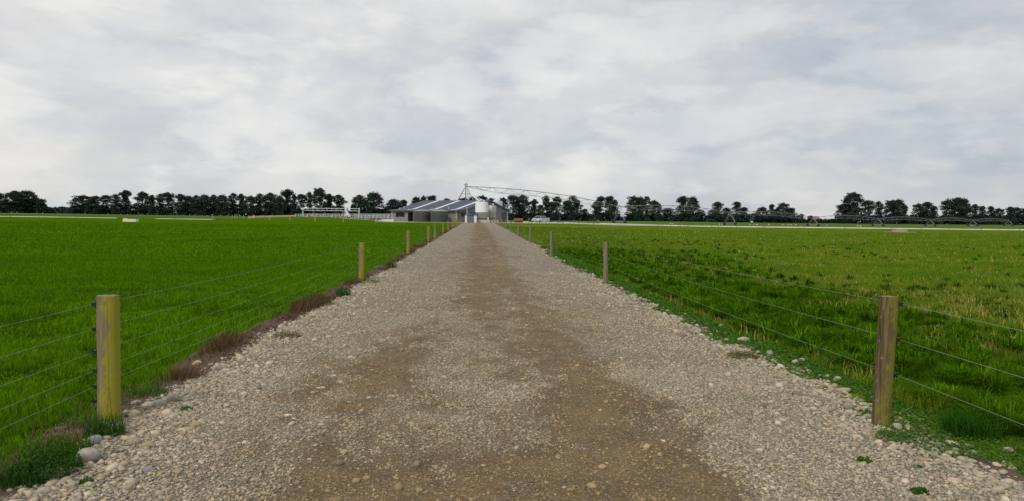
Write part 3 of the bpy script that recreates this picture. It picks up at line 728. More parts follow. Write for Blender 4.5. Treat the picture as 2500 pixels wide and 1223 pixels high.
rock(114, 1188, 62, 36, M['rock'], 'largest pale oval rock at the lower left corner', 2)
rock(229, 1090, 34, 24, M['rock_blue'], 'dark rock half under the grass tuft at the foot of the left post', 3)
rock(386, 1002, 32, 22, M['rock'], 'rounded grey rock right of the left post, left of a tan one', 4)
rock(414, 990, 26, 22, M['rock_warm'], 'tan rock touching the rounded grey rock right of the left post', 5)
rock(322, 1022, 34, 18, M['rock_warm'], 'low tan rock just right of the foot of the left post', 6)
rock(528, 914, 24, 24, M['rock'], 'upright grey rock against the dead grass strip', 7)
rock(545, 906, 17, 14, M['rock_warm'], 'small tan rock leaning on the upright grey rock', 8)
rock(178, 1171, 34, 20, M['rock_warm'], 'tan rock between the two largest rocks at lower left', 9)
rock(101, 1222, 34, 22, M['rock'], 'grey rock at the bottom edge in the lower left corner', 10)
rock(358, 1168, 26, 18, M['rock_blue'], 'bluish stone lying on the gravel at lower left', 11)
rock(478, 893, 24, 13, M['rock_warm'], 'flat tan rock in the dead grass behind the upright grey rock', 12)
rock(330, 992, 22, 12, M['rock'], 'small stone in the grass just right of the left post', 13)
rock(1818, 836, 30, 13, M['rock_warm'], 'flat tan rock in the clover along the right edge of the road', 14)
rock(2046, 934, 20, 13, M['rock_warm'], 'round tan rock in the weeds left of the right post', 15)
rock(1943, 888, 16, 14, M['rock_warm'], 'small upright tan stone at the grass edge, right roadside', 16)
rock(2442, 1219, 30, 18, M['rock_warm'], 'tan rock at the bottom edge in the lower right corner', 17)
rock(2195, 1048, 26, 16, M['rock'], 'pale grey rock touching the right post at its right foot', 18)
rock(2172, 1062, 18, 11, M['rock_warm'], 'small tan stone in front of the right post', 19)
rock(1762, 800, 14, 9, M['rock'], 'small pale stone above the flat tan rock, right roadside', 20)
for i, (px, py, w, h, lab) in enumerate(((890, 1110, 34, 9, 'flat white stone pressed in the mud left of the road centre'), (928, 1174, 30, 12, 'pale stone low on the road near the bottom edge'),
        (1282, 1132, 42, 9, 'long flat white stone in the middle of the road'), (1648, 1115, 40, 10, 'long bluish white stone on the right brown wheel track'),
        (1000, 895, 26, 5, 'thin flat white stone far up the left wheel track'), (1306, 902, 24, 6, 'thin flat pale stone up the middle of the road'),
        (1470, 1010, 20, 7, 'pale stone on the smooth brown mud right of the centre'), (1580, 1141, 20, 9, 'small white stone below the long bluish one'), (985, 1080, 20, 8, 'pale bluish stone above the flat white stone'))):
    rock(px, py, w, h, M['rock_pale'], lab, 40 + i, cat='stone', sink=0.28)

# ------------------------------------------------------------------ small plants
def plant(name, px, py, w, h, n, c1, c2, label, cat, bw=0.006, leafy=False, bend=0.9, group=None, pos=None):
    p = pos or on_ground(px, py); r = np.random.default_rng(int(px + py)); s = p.y / F
    a = r.uniform(0, 2 * math.pi, n); q = np.sqrt(r.random(n)) * w * s / 2
    x = p.x + q * np.cos(a); y = p.y + q * np.sin(a) * 0.8
    z0 = p.z + (0.03 if edge_l(p.y) < p.x < edge_r(p.y) else 0.0)
    c = colmix(c1, c2, r.random(n))
    if leafy:
        k = (1 - (q / (w * s / 2)) ** 2 * 0.6) * (0.45 + 1.1 * fbm(x * 9 / max(.15, w * s), y * 9 / max(.15, w * s), 3, 3)) 
        z = z0 + h * s * k * r.uniform(0.1, 1, n)
        L = 0.7 * bw * r.uniform(0.6, 1.6, n); V = []; d1 = r.normal(size=(n, 3)); d1 /= np.linalg.norm(d1, axis=1)[:, None]
        d2 = r.normal(size=(n, 3)); d2[:, 2] *= 0.6; d2 -= (d1 * d2).sum(1)[:, None] * d1; d2 /= np.linalg.norm(d2, axis=1)[:, None]
        P = np.stack([x, y, z], 1); L = L[:, None]
        V = np.stack([P - d1 * L, P + d2 * L * 0.5, P + d1 * L, P - d2 * L * 0.5], 1).reshape(-1, 3)
        b = np.arange(n)[:, None] * 4; T = np.concatenate([b + [0, 1, 2], b + [0, 2, 3]]); C_ = np.repeat(c, 4, 0)
    else:
        hh = h * s * r.uniform(0.5, 1.1, n); V, T, C_ = make_blades(x, y, hh, np.full(n, bw), c, bend, zf=np.full(n, z0))
    V = V - np.array(p)
    o = np_mesh(name, V, T, M['blade'], colors=C_); o.location = p
    return tag(o, label, cat, group)
G1, G2 = (0.035, 0.10, 0.010), (0.065, 0.17, 0.018)
plant('grass_tuft', 255, 1072, 95, 62, 420, (0.025, 0.075, 0.010), (0.06, 0.13, 0.02), 'dark grass tuft growing round the foot of the left post', 'grass tuft', 0.004)
plant('weed_bush', 112, 1165, 160, 85, 4200, (0.03, 0.085, 0.012), (0.06, 0.14, 0.02), 'leafy green weed with yellow flower tips at the lower left', 'weed', 0.013, True)
plant('grass_tuft', 165, 1120, 110, 70, 420, (0.03, 0.09, 0.008), (0.07, 0.17, 0.012), 'ragged green grass behind the yellow flowering weed', 'grass tuft', 0.005)
yf = plant('flower_tips', 122, 1160, 120, 118, 260, (0.26, 0.30, 0.03), (0.15, 0.22, 0.02), None, None, 0.009, True)
wb = bpy.data.objects['weed_bush']; yf['kind'] = 'stuff'; yf.parent = wb; yf.location = Vector(yf.location) - Vector(wb.location)
plant('grass_tuft', 60, 1190, 150, 60, 700, (0.025, 0.075, 0.010), (0.05, 0.12, 0.02), 'long dark grass tuft left of the yellow flowering weed', 'grass tuft', 0.005)
plant('straw_patch', 165, 1075, 90, 22, 380, (0.24, 0.14, 0.08), (0.36, 0.23, 0.13), 'patch of dry brown straw between the left post and the weeds', 'straw', 0.003, bend=1.6)
plant('straw_patch', 455, 925, 90, 45, 420, (0.11, 0.062, 0.038), (0.24, 0.150, 0.092), 'clump of reddish dead grass left of the upright grey rock', 'dead grass', 0.004, bend=1.2)
plant('weed', 210, 1195, 36, 16, 300, G1, G2, 'small green weed on the gravel below the large grey rock', 'weed', 0.010, True)
plant('weed', 700, 827, 64, 16, 900, (0.06, 0.08, 0.012), (0.13, 0.11, 0.04), 'brownish green weed patch where the left gravel edge meets dead grass', 'weed', 0.010, True)
plant('weed', 1815, 878, 84, 18, 1200, (0.07, 0.10, 0.012), (0.15, 0.15, 0.03), 'low yellow green weed mat on the right gravel edge', 'weed', 0.011, True)
plant('weed', 2110, 1145, 40, 18, 320, G1, G2, 'small green weed alone on the gravel below the right post', 'weed', 0.010, True)
plant('weed', 2240, 1160, 30, 8, 160, G1, G2, 'tiny green weed near the lower right corner of the gravel', 'weed', 0.009, True)
plant('weed', 2245, 1215, 50, 16, 500, G1, (0.05, 0.12, 0.015), 'green weed at the bottom edge toward the lower right corner', 'weed', 0.010, True)
plant('weed', 2185, 1085, 100, 24, 1400, (0.05, 0.13, 0.015), (0.09, 0.20, 0.03), 'bright clover patch right in front of the right post', 'clover', 0.010, True)['kind'] = 'stuff'
plant('grass_tuft', 2380, 1065, 150, 70, 1100, (0.02, 0.07, 0.008), (0.045, 0.13, 0.012), 'big dark grass tussock right of the right post', 'grass tuft', 0.006)
plant('grass_tuft', 838, 724, 36, 26, 170, G1, (0.05, 0.13, 0.02), 'green grass tuft on the brown verge before the second left post', 'grass tuft', 0.007)
plant('grass_tuft', 955, 654, 26, 20, 130, G1, (0.05, 0.13, 0.02), 'green grass tuft on the gravel edge beyond the second left post', 'grass tuft', 0.010)
plant('weed', 895, 692, 70, 14, 600, G1, (0.06, 0.16, 0.02), 'green weed strip at the foot of the second left post', 'weed', 0.018, True)['kind'] = 'stuff'
plant('weed', 790, 748, 60, 12, 500, G1, (0.06, 0.16, 0.02), 'low green weeds on the left gravel edge before the second post', 'weed', 0.015, True)['kind'] = 'stuff'
plant('weed', 375, 965, 90, 16, 1000, G1, (0.06, 0.16, 0.02), 'low green weeds behind the two touching rocks right of the left post', 'weed', 0.010, True)['kind'] = 'stuff'
plant('weed', 455, 1010, 30, 10, 200, G1, G2, 'tiny green weed on the gravel right of the touching rocks', 'weed', 0.010, True)
# clover growing through the cobbles on the right edge
def clover():
    n = 120000; y = 3.3 + 40 * rng.random(n) ** 1.8; x = edge_r(y) + rng.uniform(-0.22, 0.95, n)
    k = (fbm(x * 2.2, y * 1.6, 131, 3) > 0.53 - 0.50 * sstep(0.0, 0.55, x - edge_r(y))); x, y = x[k], y[k]; n = len(x)
    c = colmix((0.05, 0.135, 0.012), (0.095, 0.205, 0.03), rng.random(n)); s = 0.0045 + 0.0009 * y
    P = np.stack([x, y, terrain(x, y) + rng.uniform(0.005, 0.035, n)], 1)
    d1 = rng.normal(size=(n, 3)); d1[:, 2] *= 0.35; d1 /= np.linalg.norm(d1, axis=1)[:, None]
    d2 = np.stack([-d1[:, 1], d1[:, 0], rng.normal(0, 0.2, n)], 1); L = (s * rng.uniform(0.7, 1.4, n))[:, None]
    V = np.stack([P - d1 * L, P + d2 * L, P + d1 * L, P - d2 * L], 1).reshape(-1, 3); b = np.arange(n)[:, None] * 4
    return V, np.concatenate([b + [0, 1, 2], b + [0, 2, 3]]), np.repeat(c, 4, 0)
V, T, C_ = clover()
o = np_mesh('clover', V, T, M['blade'], colors=C_)
tag(o, 'bright low clover creeping through the cobbles on the right edge of the road', 'clover', kind='stuff')

# ------------------------------------------------------------------ milking shed
LEN, TH = 19.3, R(33)
C0 = at(1119, 165); A_ = Vector((-math.cos(TH), math.sin(TH), 0)); B_ = Vector((math.sin(TH), math.cos(TH), 0)); UP = Vector((0, 0, 1))
GZ0 = 0.80
def BP(t, s, z): return Vector((C0.x, C0.y, GZ0)) + A_ * t + B_ * s + UP * z
AX = (A_, B_, UP)
def bbox(mb, t0, t1, s0, s1, z0, z1): return mb.box(BP((t0 + t1) / 2, (s0 + s1) / 2, (z0 + z1) / 2), (abs(t1 - t0) / 2, abs(s1 - s0) / 2, abs(z1 - z0) / 2), AX)
prof = [(0, 2.62), (2.94, 2.88), (12.9, 5.15), (21.7, 2.84)]
shed = empty('milking_shed', BP(0, 0, 0), 'long low grey milking shed with white skylight strips on its slate roof', 'shed')
mb = MB(); bbox(mb, 0.1, 12.7, 0, 0.12, 0, 2.6); bbox(mb, 14.1, LEN - .1, 0, 0.12, 0, 2.6); bbox(mb, 12.7, 14.1, 0, 0.12, 2.2, 2.6)
bbox(mb, LEN - .12, LEN, 0.0, 21.7, 0, 2.6); bbox(mb, 0.1, LEN - .1, 21.58, 21.7, 0, 2.6); mb.build('front_wall', M['wall'], shed)
mb = MB(); mb.prism([BP(0, 0, 0)] + [BP(0, s, z - 0.06) for s, z in prof] + [BP(0, 21.7, 0)], A_ * 0.1)
mb.prism([BP(LEN - .1, 0.2, 2.3)] + [BP(LEN - .1, s, z - 0.08) for s, z in prof[1:3]] + [BP(LEN - .1, 21.5, 2.3)], A_ * -0.1)
mb.build('gable_wall', M['gable'], shed)
mb = MB(); pr = [(-0.45, 2.56)] + prof[1:3] + [(22.1, 2.74)]
for (s0, z0), (s1, z1) in zip(pr, pr[1:]):
    mb.prism([BP(-0.35, s0, z0), BP(-0.35, s1, z1), BP(-0.35, s1, z1 + 0.09), BP(-0.35, s0, z0 + 0.09)], A_ * (LEN + 0.7))
roof = mb.build('roof', M['roof'], shed)
for t0 in (1.9, 7.9, 14.2):
    m2 = MB(); s0, z0, s1, z1 = 0.4, 2.66, 12.75, 5.12
    zf = lambda s: 2.56 + (2.88 - 2.56) * (s + .45) / 3.39 if s < 2.94 else 2.88 + (5.15 - 2.88) * (s - 2.94) / 9.96
    for a, b in ((0.5, 2.94), (2.94, 12.7)):
        m2.quad(BP(t0, a, zf(a) + 0.12), BP(t0 + 0.95, a, zf(a) + 0.12), BP(t0 + 0.95, b, zf(b) + 0.12), BP(t0, b, zf(b) + 0.12))
    m2.build('skylight', M['skylight'], roof)
bbox(MB(), -0.36, LEN + 0.36, 12.75, 13.05, 5.2, 5.27).build('ridge_cap', M['fascia'], roof)
for t, s in ((9.6, 12.4), (4.8, 3.0), (18.0, 3.4), (17.2, 0.8)):
    MB().tube([BP(t, s, zf(s)), BP(t, s, zf(s) + 0.45)], 0.09, 10).lathe(BP(t, s, zf(s) + 0.45), [(0.18, 0), (0.15, 0.06), (0.02, 0.12)], 10).build('roof_vent', M['pipe_w'], roof)
bbox(MB(), -0.35, LEN + 0.35, -0.58, -0.455, 2.48, 2.64).build('gutter', M['fascia'], shed)
mb = MB()
for (s0, z0), (s1, z1) in zip(pr, pr[1:]):
    mb.prism([BP(-0.38, s0, z0 - 0.14), BP(-0.38, s1, z1 - 0.14), BP(-0.38, s1, z1 + 0.12), BP(-0.38, s0, z0 + 0.12)], A_ * -0.05)
mb.build('barge_board', M['trim'], shed)
for t, m_ in ((18.75, 'pipe_w'), (0.45, 'pipe_w')):
    MB().tube([BP(t, -0.5, 2.5), BP(t, -0.12, 2.3), BP(t, -0.12, 0)], 0.10, 8).build('downpipe', M[m_], shed, smooth=True)
MB().tube([BP(-0.1, 21.2, 2.7), BP(-0.12, 21.2, 0)], 0.10, 8).build('downpipe', M['pipe_w'], shed, smooth=True)
for t in (0.02, LEN - 0.02): bbox(MB(), t - 0.16, t + 0.16, -0.03, 0.15, 0, 2.56).build('corner_trim', M['trim'], shed)
def window(t0, t1, z0, z1):
    mb = MB(); bbox(mb, t0 - .06, t1 + .06, -0.04, -0.003, z0 - .06, z0); bbox(mb, t0 - .06, t1 + .06, -0.04, -0.003, z1, z1 + .06)
    bbox(mb, t0 - .06, t0, -0.04, -0.003, z0, z1); bbox(mb, t1, t1 + .06, -0.04, -0.003, z0, z1); bbox(mb, (t0 + t1) / 2 - .03, (t0 + t1) / 2 + .03, -0.045, -0.02, z0, z1)
    fr = mb.build('window', M['trim'], shed); bbox(MB(), t0, t1, -0.018, -0.004, z0, z1).build('pane', M['dark_glass'], fr)
window(15.2, 17.7, 1.15, 2.12)
def gwin(s0, s1, z0, z1):
    mb = MB(); bbox(mb, -.04, -.003, s0 - .06, s1 + .06, z0 - .06, z0); bbox(mb, -.04, -.003, s0 - .06, s1 + .06, z1, z1 + .06); bbox(mb, -.04, -.003, s0 - .06, s0, z0, z1); bbox(mb, -.04, -.003, s1, s1 + .06, z0, z1)
    fr = mb.build('window', M['trim'], shed); bbox(MB(), -.018, -.004, s0, s1, z0, z1).build('pane', M['dark_glass'], fr)
gwin(1.1, 2.9, 1.35, 2.2); gwin(5.0, 6.8, 1.35, 2.2)
mb = MB(); bbox(mb, -.05, -.004, 18.6, 20.7, 0.02, 2.42); d_ = mb.build('roller_door', M['door'], shed)
mb = MB(); bbox(mb, 12.7, 14.1, 0.9, 1.0, 0.02, 2.2); d_ = mb.build('door', M['dark_glass'], shed)
mb = MB(); bbox(mb, 12.62, 12.7, -0.02, 1.0, 0, 2.2); bbox(mb, 14.1, 14.18, -0.02, 1.0, 0, 2.2); mb.build('door_frame', M['trim'], shed)
mb = MB(); mb.prism([BP(-1.0, -1.6, -0.35), BP(LEN + 2.2, -1.6, -0.35), BP(LEN + 2.2, 23, -0.35), BP(-1.0, 23, -0.35)], UP * 0.34)
o = mb.build('concrete_apron', M['concrete']); tag(o, kind='structure')

# rain tanks
def rain_tank(px, Y, label, r=1.97, h=2.40):
    c = at(px, Y); c.z = 0.80
    root = empty('rain_tank', c, label, 'water tank', 'plastic rain tanks in front of the shed')
    MB().lathe(c, [(r, -0.25), (r, 0.5), (r + .02, 0.52), (r + .02, 0.56), (r, 0.58), (r, 1.2), (r + .02, 1.22), (r + .02, 1.26), (r, 1.28), (r, h - .08), (r - .03, h)], 40).build('tank_body', M['tank'], root, smooth=True)
    l = MB().lathe(c + UP * h, [(r + .05, -.05), (r + .05, 0.03), (r * .7, 0.2), (r * .35, 0.37), (0.28, 0.44)], 40).build('lid', M['tank_lid'], root, smooth=True)
    MB().lathe(c + Vector((-0.1, -0.9, h + 0.20)), [(0.2, 0), (0.2, 0.14), (0.17, 0.16)], 16).build('hatch', M['trim'], l, smooth=True)
rain_tank(1031, 166.5, 'dark grey rain tank beside the doorway, left of its twin')
rain_tank(1072.5, 163.8, 'dark grey rain tank right of its twin, near the shed corner')

# silos
def plinth(px0, px1, Y, z1, label, dy=2.6):
    a = at(px0, Y); b = at(px1, Y); mb = MB()
    mb.box(((a.x + b.x) / 2, Y + dy / 2, 0.76 + z1 / 2 - 0.1), ((b.x - a.x) / 2, dy / 2, z1 / 2 + 0.1)); o = mb.build('concrete_plinth', M['concrete'], bevel=0.03)
    return tag(o, label, 'plinth')
plinth(1166.5, 1196, 159.8, 0.66, 'low concrete plinth under the white topped silo', 3.4)
plinth(1196.6, 1216.5, 163, 0.62, 'low concrete plinth under the stainless steel vat', 3.4)
def milk_silo(px, Y, r, z0, zw, z1, white, label):
    c = at(px, Y); c.z = 0.76
    root = empty('milk_silo', c, label, 'silo', 'milk silos on the plinths')
    MB().lathe(c, [(r * .80, z0), (r * .93, z0 + .12), (r * .965, z0 + 0.8), (r * .985, zw)], 40).build('lower_shell', M['steel'], root, smooth=True)
    if white:
        MB().lathe(c, [(r, zw + .002), (r, z1 - .02), (r - .02, z1)], 40).build('insulated_shell', M['silo_white'], root, smooth=True)
        for a in (0.35, 0.75):
            mb = MB()
            for q in (-0.14, 0.14): mb.tube([c + Vector((r * math.sin(a) * 1.04 + q, -r * math.cos(a) * 1.04, z)) for z in (1.2, z1 + 0.3)], 0.02, 5)
            for k in range(12): zz_ = 1.3 + k * 0.27; mb.tube([c + Vector((r * math.sin(a) * 1.04 - .14, -r * math.cos(a) * 1.04, zz_)), c + Vector((r * math.sin(a) * 1.04 + .14, -r * math.cos(a) * 1.04, zz_))], 0.014, 5)
            if a < 0.5: continue
            mb.build('ladder', M['galv'], root)
    else:
        MB().lathe(c, [(r * .985, zw + .002), (r * .985, z1 - .02), (r - .03, z1)], 40).build('upper_shell', M['steel'], root, smooth=True)
    top = MB().lathe(c + UP * z1, [(r * .99, 0.002), (r * .7, 0.10), (r * .3, 0.17), (0.2, 0.19)], 40).build('domed_top', M['steel'] if not white else M['silo_galv'], root, smooth=True)
    MB().lathe(c + UP * (z1 + 0.15) + Vector((r * .35, -0.3, 0)), [(0.13, 0), (0.13, 0.22), (0.2, 0.24), (0.14, 0.36), (0.02, 0.42)], 14).build('vent_cap', M['white'], top, smooth=True)
    for k in range(6):
        a = 2 * math.pi * k / 6 + 0.3; MB().tube([c + Vector((r * .72 * math.cos(a), r * .72 * math.sin(a), z0 + 0.05)), c + Vector((r * .72 * math.cos(a), r * .72 * math.sin(a), 0.6))], 0.07, 8).build('leg', M['trim'], root)
milk_silo(1175.7, 161.6, 1.41, 0.88, 2.30, 4.42, True, 'wide silo with white upper half and steel lower half')
milk_silo(1199.8, 164.8, 1.06, 0.88, 2.3, 3.72, False, 'narrower all steel vat behind the white topped silo')
def feed_silo(px, Y, r, ze, zt, label):
    c = at(px, Y); c.z = 0.78
    root = empty('feed_silo', c, label, 'silo', 'galvanised feed silos behind the roof')
    pf = []
    z = 0.0
    while z < ze - 0.02: pf += [(r, z), (r + .03, z + .22), (r, z + .44)]; z += 0.45
    MB().lathe(c, pf + [(r, ze)], 32).build('silo_body', M['silo_galv'], root, smooth=True)
    MB().lathe(c + UP * ze, [(r + .08, -.02), (r * .2, zt - ze - .06), (0.15, zt - ze)], 24).build('silo_roof', M['silo_galv'], root)
    mb = MB()
    for q in (-.2, .2): mb.tube([c + Vector((r + .12, q, 0.3)), c + Vector((r + .12, q, ze + .1)), c + Vector((r * .4, q, zt - 0.2))], 0.025, 5)
    for k in range(12): mb.tube([c + Vector((r + .12, -.2, .5 + k * .35)), c + Vector((r + .12, .2, .5 + k * .35))], 0.02, 5)
    mb.build('ladder', M['galv'], root)
feed_silo(1174, 193, 1.3, 5.15, 5.95, 'feed silo cone peeking over the ridge behind the white silo')
feed_silo(1211.5, 190, 1.55, 5.0, 5.9, 'bright feed silo rising behind the right slope of the roof')

# pump kiosk, mast, small boxes
k0 = at(1149.5, 158.5); k0.z = 0.76
ks = empty('pump_kiosk', k0, 'small white kiosk with grey doors and a blue top before the gable', 'kiosk')
mb = MB(); hw = 1.27
mb.box(k0 + Vector((-hw + .19, 0, .8)), (.19, .03, .8)); mb.box(k0 + Vector((hw - .3, 0, .8)), (.3, .03, .8)); mb.box(k0 + Vector((-hw + .03, 1.03, .8)), (.03, 1.0, .8)); mb.box(k0 + Vector((hw - .03, 1.03, .8)), (.03, 1.0, .8)); mb.box(k0 + Vector((0, 2.06, .8)), (hw, .03, .8))
mb.build('kiosk_wall', M['white'], ks)
for s in (-1, 1): MB().box(k0 + Vector((-0.11 + s * 0.39, 0.02, .78)), (.385, .02, .76)).build('door', M['grey_door'], ks)
mb = MB(); mb.box(k0 + Vector((0.02, 1.0, 1.79)), (hw + .0, 1.12, .18)); mb.build('kiosk_top', M['blue'], ks)
MB().tube([k0 + Vector((-.83, -.18, 0)), k0 + Vector((-.83, -.18, 3.25))], 0.05, 8).lathe(k0 + Vector((-.83, -.18, 3.25)), [(.05, 0), (.1, .05), (.04, .1)], 8).build('vent_mast', M['white'], ks)
def small_box(name, px, Y, z0, w, d, h, m, label, cat):
    c = at(px, Y); c.z = 0.76 + z0
    r = empty(name, c, label, cat)
    MB().box(c + Vector((0, 0, h / 2)), (w / 2, d / 2, h / 2)).build('case', M[m], r, bevel=0.02)
    MB().box(c + Vector((0, -d / 2 - .012, h / 2)), (w * .38, .01, h * .40)).build('front_panel', M['trim'] if m == 'red' else M['porcelain'], r)
small_box('control_box', 1191.6, 161.0 - 0.9, 0.66, .26, .2, .55, 'white', 'little white control box between the silo and the vat', 'control box')
small_box('cleaning_unit', 1205, 163.35, 0.62, .8, .25, .75, 'red', 'faded red and white unit at the foot of the steel vat', 'machine')

# rusty cylinder
c = at(1265.5, 172); root = empty('fuel_tank', c, 'rusty red cylinder lying on the ground right of the shed', 'tank')
ax = Vector((math.cos(R(24)), -math.sin(R(24)) * 0 + math.sin(R(24)), 0))
q0 = c + Vector((0, 0, .52)); MB().tube([q0 - ax * 1.02, q0 - ax * .98, q0 + ax * .98, q0 + ax * 1.02], [.40, .5, .5, .40], 24).build('cylinder', M['rust'], root, smooth=True)
for s in (-.6, .6): MB().box(c + ax * s + Vector((0, 0, .08)), (.08, .45, .12)).build('cradle', M['trim'], root)

# car and box trailer
def car(px, Y, ang, label):
    c = at(px, Y); root = empty('parked_car', c, label, 'car', rz=ang)
    def part(mb, name, m, parent=root, **k):
        me = bpy.data.meshes.new(name); me.from_pydata([tuple(v) for v in mb.v], [], mb.f)
        import bmesh
        bm = bmesh.new(); bm.from_mesh(me); bmesh.ops.recalc_face_normals(bm, faces=bm.faces); bm.to_mesh(me); bm.free()
        me.materials.append(M[m]); o = bpy.data.objects.new(name, me); col.objects.link(o); o.parent = parent
        if k.get('bevel'): b = o.modifiers.new('bevel', 'BEVEL'); b.width = k['bevel']; b.segments = 2
        return o
    # -Y is the nose
    L, Wd = 4.4, 0.9
    pf = [(-2.2, .35), (-2.22, .62), (-2.08, .92), (-1.15, 1.06), (2.1, 1.04), (2.2, .7), (2.15, .33)]
    mb = MB(); mb.prism([(-Wd, y, z) for y, z in pf], (2 * Wd, 0, 0)); body = part(mb, 'body', 'car', bevel=0.07)
    mb = MB(); lo = [(-1.2, 1.04), (1.95, 1.02)]; hi = [(-.45, 1.58), (1.6, 1.58)]
    V = [(-.84, lo[0][0], lo[0][1]), (.84, lo[0][0], lo[0][1]), (.84, lo[1][0], lo[1][1]), (-.84, lo[1][0], lo[1][1]), (-.68, hi[0][0], hi[0][1]), (.68, hi[0][0], hi[0][1]), (.68, hi[1][0], hi[1][1]), (-.68, hi[1][0], hi[1][1])]
    mb.v = V; mb.f = [(0, 1, 2, 3), (4, 5, 6, 7), (0, 1, 5, 4), (1, 2, 6, 5), (2, 3, 7, 6), (3, 0, 4, 7)]; part(mb, 'windows', 'dark_glass')
    mb = MB(); mb.box((0, .58, 1.60), (.70, 1.08, .035))
    for s in (-1, 1):
        for (y0, y1) in ((-1.2, -.45), (1.95, 1.6)): mb.tube([(s * .85, y0, 1.04), (s * .70, y1, 1.59)], .028, 6)
        mb.tube([(s * .86, .45, 1.04), (s * .71, .45, 1.59)], .025, 6)
    part(mb, 'roof', 'car', bevel=.02)
    mb = MB(); mb.box((0, -2.2, .80), (.55, .035, .07)); part(mb, 'grille', 'trim')
    mb = MB(); mb.box((0, -2.235, .47), (.70, .035, .09)); part(mb, 'bumper_intake', 'trim')
    for s in (-1, 1):
        part(MB().box((s * .72, -2.14, .84), (.14, .06, .07)), 'headlight', 'lamp')
        part(MB().box((s * 1.0, -.95, 1.08), (.10, .05, .07)), 'mirror', 'car')
        for y in (-1.38, 1.4):
            w = part(MB().tube([(s * .93, y, .35), (s * .70, y, .35)], .35, 20), 'wheel', 'tyre')
            part(MB().tube([(s * .94, y, .35), (s * .92, y, .35)], .20, 14), 'rim', 'galv', parent=w)
car(1317, 174, R(-34), 'white four wheel drive parked nose to the road behind a trailer')
c = at(1333, 169.5); root = empty('box_trailer', c, 'grey green box trailer standing beside the white car', 'trailer')
MB().box(c + Vector((0, .5, .75)), (.78, 1.0, .48)).build('trailer_box', M['trailer'], root, bevel=0.04)
MB().box(c + Vector((0, .5, 1.25)), (.80, 1.02, .02)).build('lid', M['trim'], root)
for s in (-1, 1): MB().tube([c + Vector((s * .84, .5, .28)), c + Vector((s * .70, .5, .28))], .28, 16).build('wheel', M['tyre'], root)
MB().tube([c + Vector((0, 1.5, .35)), c + Vector((0, 2.4, .35))], .05, 6).build('drawbar', M['galv'], root)

# pale boulders along the yard edge and out in the far paddock
def boulder(p, s, seed, label, group):
    rr = random.Random(seed)
    if seed % 4 or not hasattr(boulder, 'me'):
        import bmesh
        bm = bmesh.new(); bmesh.ops.create_icosphere(bm, subdivisions=2, radius=1.0)
        for v in bm.verts: v.co *= 1 + 0.16 * math.sin(3 * v.co.x + seed) * math.cos(2.3 * v.co.y + seed * 2); v.co.z *= 0.75
        me = bpy.data.meshes.new('boulder'); bm.to_mesh(me); bm.free(); me.materials.append(M['rock_pale']); boulder.me = me
        me.polygons.foreach_set('use_smooth', [True] * len(me.polygons))
    o = bpy.data.objects.new('boulder', boulder.me); col.objects.link(o)
    o.location = (p.x, p.y, p.z + s * 0.5); o.scale = (s * rr.uniform(.7, 1.3), s, s * rr.uniform(.7, 1.3)); o.rotation_euler.z = rr.uniform(0, 6)
    tag(o, label, 'boulder', group)
rr = random.Random(5)
for i in range(46):
    px = 1280 + 196 * (i + rr.uniform(-.5, .5)) / 46
    boulder(at(px, 159.5 + rr.uniform(0, 3.5)), rr.uniform(0.13, 0.27), i, 'pale boulder in the broken line between the shed yard and the green paddock', 'pale boulders edging the yard')
for i, (px, py) in enumerate(((1757, 549.5), (1763, 549), (1831, 550.3), (1841, 550.5), (1848, 551), (1877, 550.5), (1911, 551), (1924, 551), (1931, 551.3), (1943, 551), (2094, 554.2), (2101, 554.5), (2371, 552), (1637, 548.5), (1643, 548.3), (2019, 552))):
    boulder(on_ground(px, py), rr.uniform(0.22, 0.42), 100 + i, 'pale boulder lying in the far paddock among the irrigator towers', 'pale boulders in the far paddock')

# ------------------------------------------------------------------ cattle yard
yd = at(840, 172); yard = empty('cattle_yard', yd, 'white steel cattle yard railing running left from the shed', 'yard railing')
def yz(px, y): return zat(px, y, 172)
bot = lambda px: float(np.interp(px, [720, 780, 830, 900, 960], [531.2, 531.8, 534.2, 537.0, 537.2]))
def yp(px, py, Y=172): a = at(px, Y); a.z = zat(px, py, Y); return a
pxs = [722, 728.5, 734, 741, 751, 762] + list(np.arange(773, 960, 9.2))
for i, px in enumerate(pxs):
    a = yp(px, 522.6 if i % 3 == 0 else 524.0); b = yp(px, bot(px) + 1.2); MB().tube([a, b], .032, 6).build('post', M['white_rail'], yard)
for k, q in enumerate((0.0, 0.34, 0.67, 0.97)):
    pts = [yp(px, 524.0 * (1 - q) + bot(px) * q) for px in np.linspace(720, 961, 30)]
    MB().tube(pts, .022, 6).build('rail', M['white_rail'], yard, smooth=True)
for px in (788, 811, 822, 833, 846, 861, 898, 912, 921, 936, 948):
    MB().tube([yp(px + 3, 524.6, 171.8), yp(px - 2.5, bot(px) - .6, 171.8)], .042, 6).build('gate_strut', M['white_rail'], yard)
for q in (.0, .4, .8):
    MB().tube([yp(px, 523.2 + 7 * q, 190) for px in (745, 961)], .035, 6).build('rail', M['galv'], yard)
for px in np.arange(750, 960, 13): MB().tube([yp(px, 523.0, 190), yp(px, 533, 190)], .045, 6).build('post', M['galv'], yard)
MB().quad(yp(865, 524.5, 186), yp(865, 532, 186), yp(961, 534, 186), yp(961, 524.5, 186)).build('side_sheet', M['tank_lid'], yard)
g0 = yp(808, 525, 181); gt = empty('backing_gate', g0, 'white overhead gantry truss standing above the cattle yard railing', 'gantry')
mb = MB(); ch = [(738, 509.6), (878, 510.8)]; cl_ = [(742, 514.8), (878, 516.2)]
def gp(px, py, dy=0): return yp(px, py, 181 + dy)
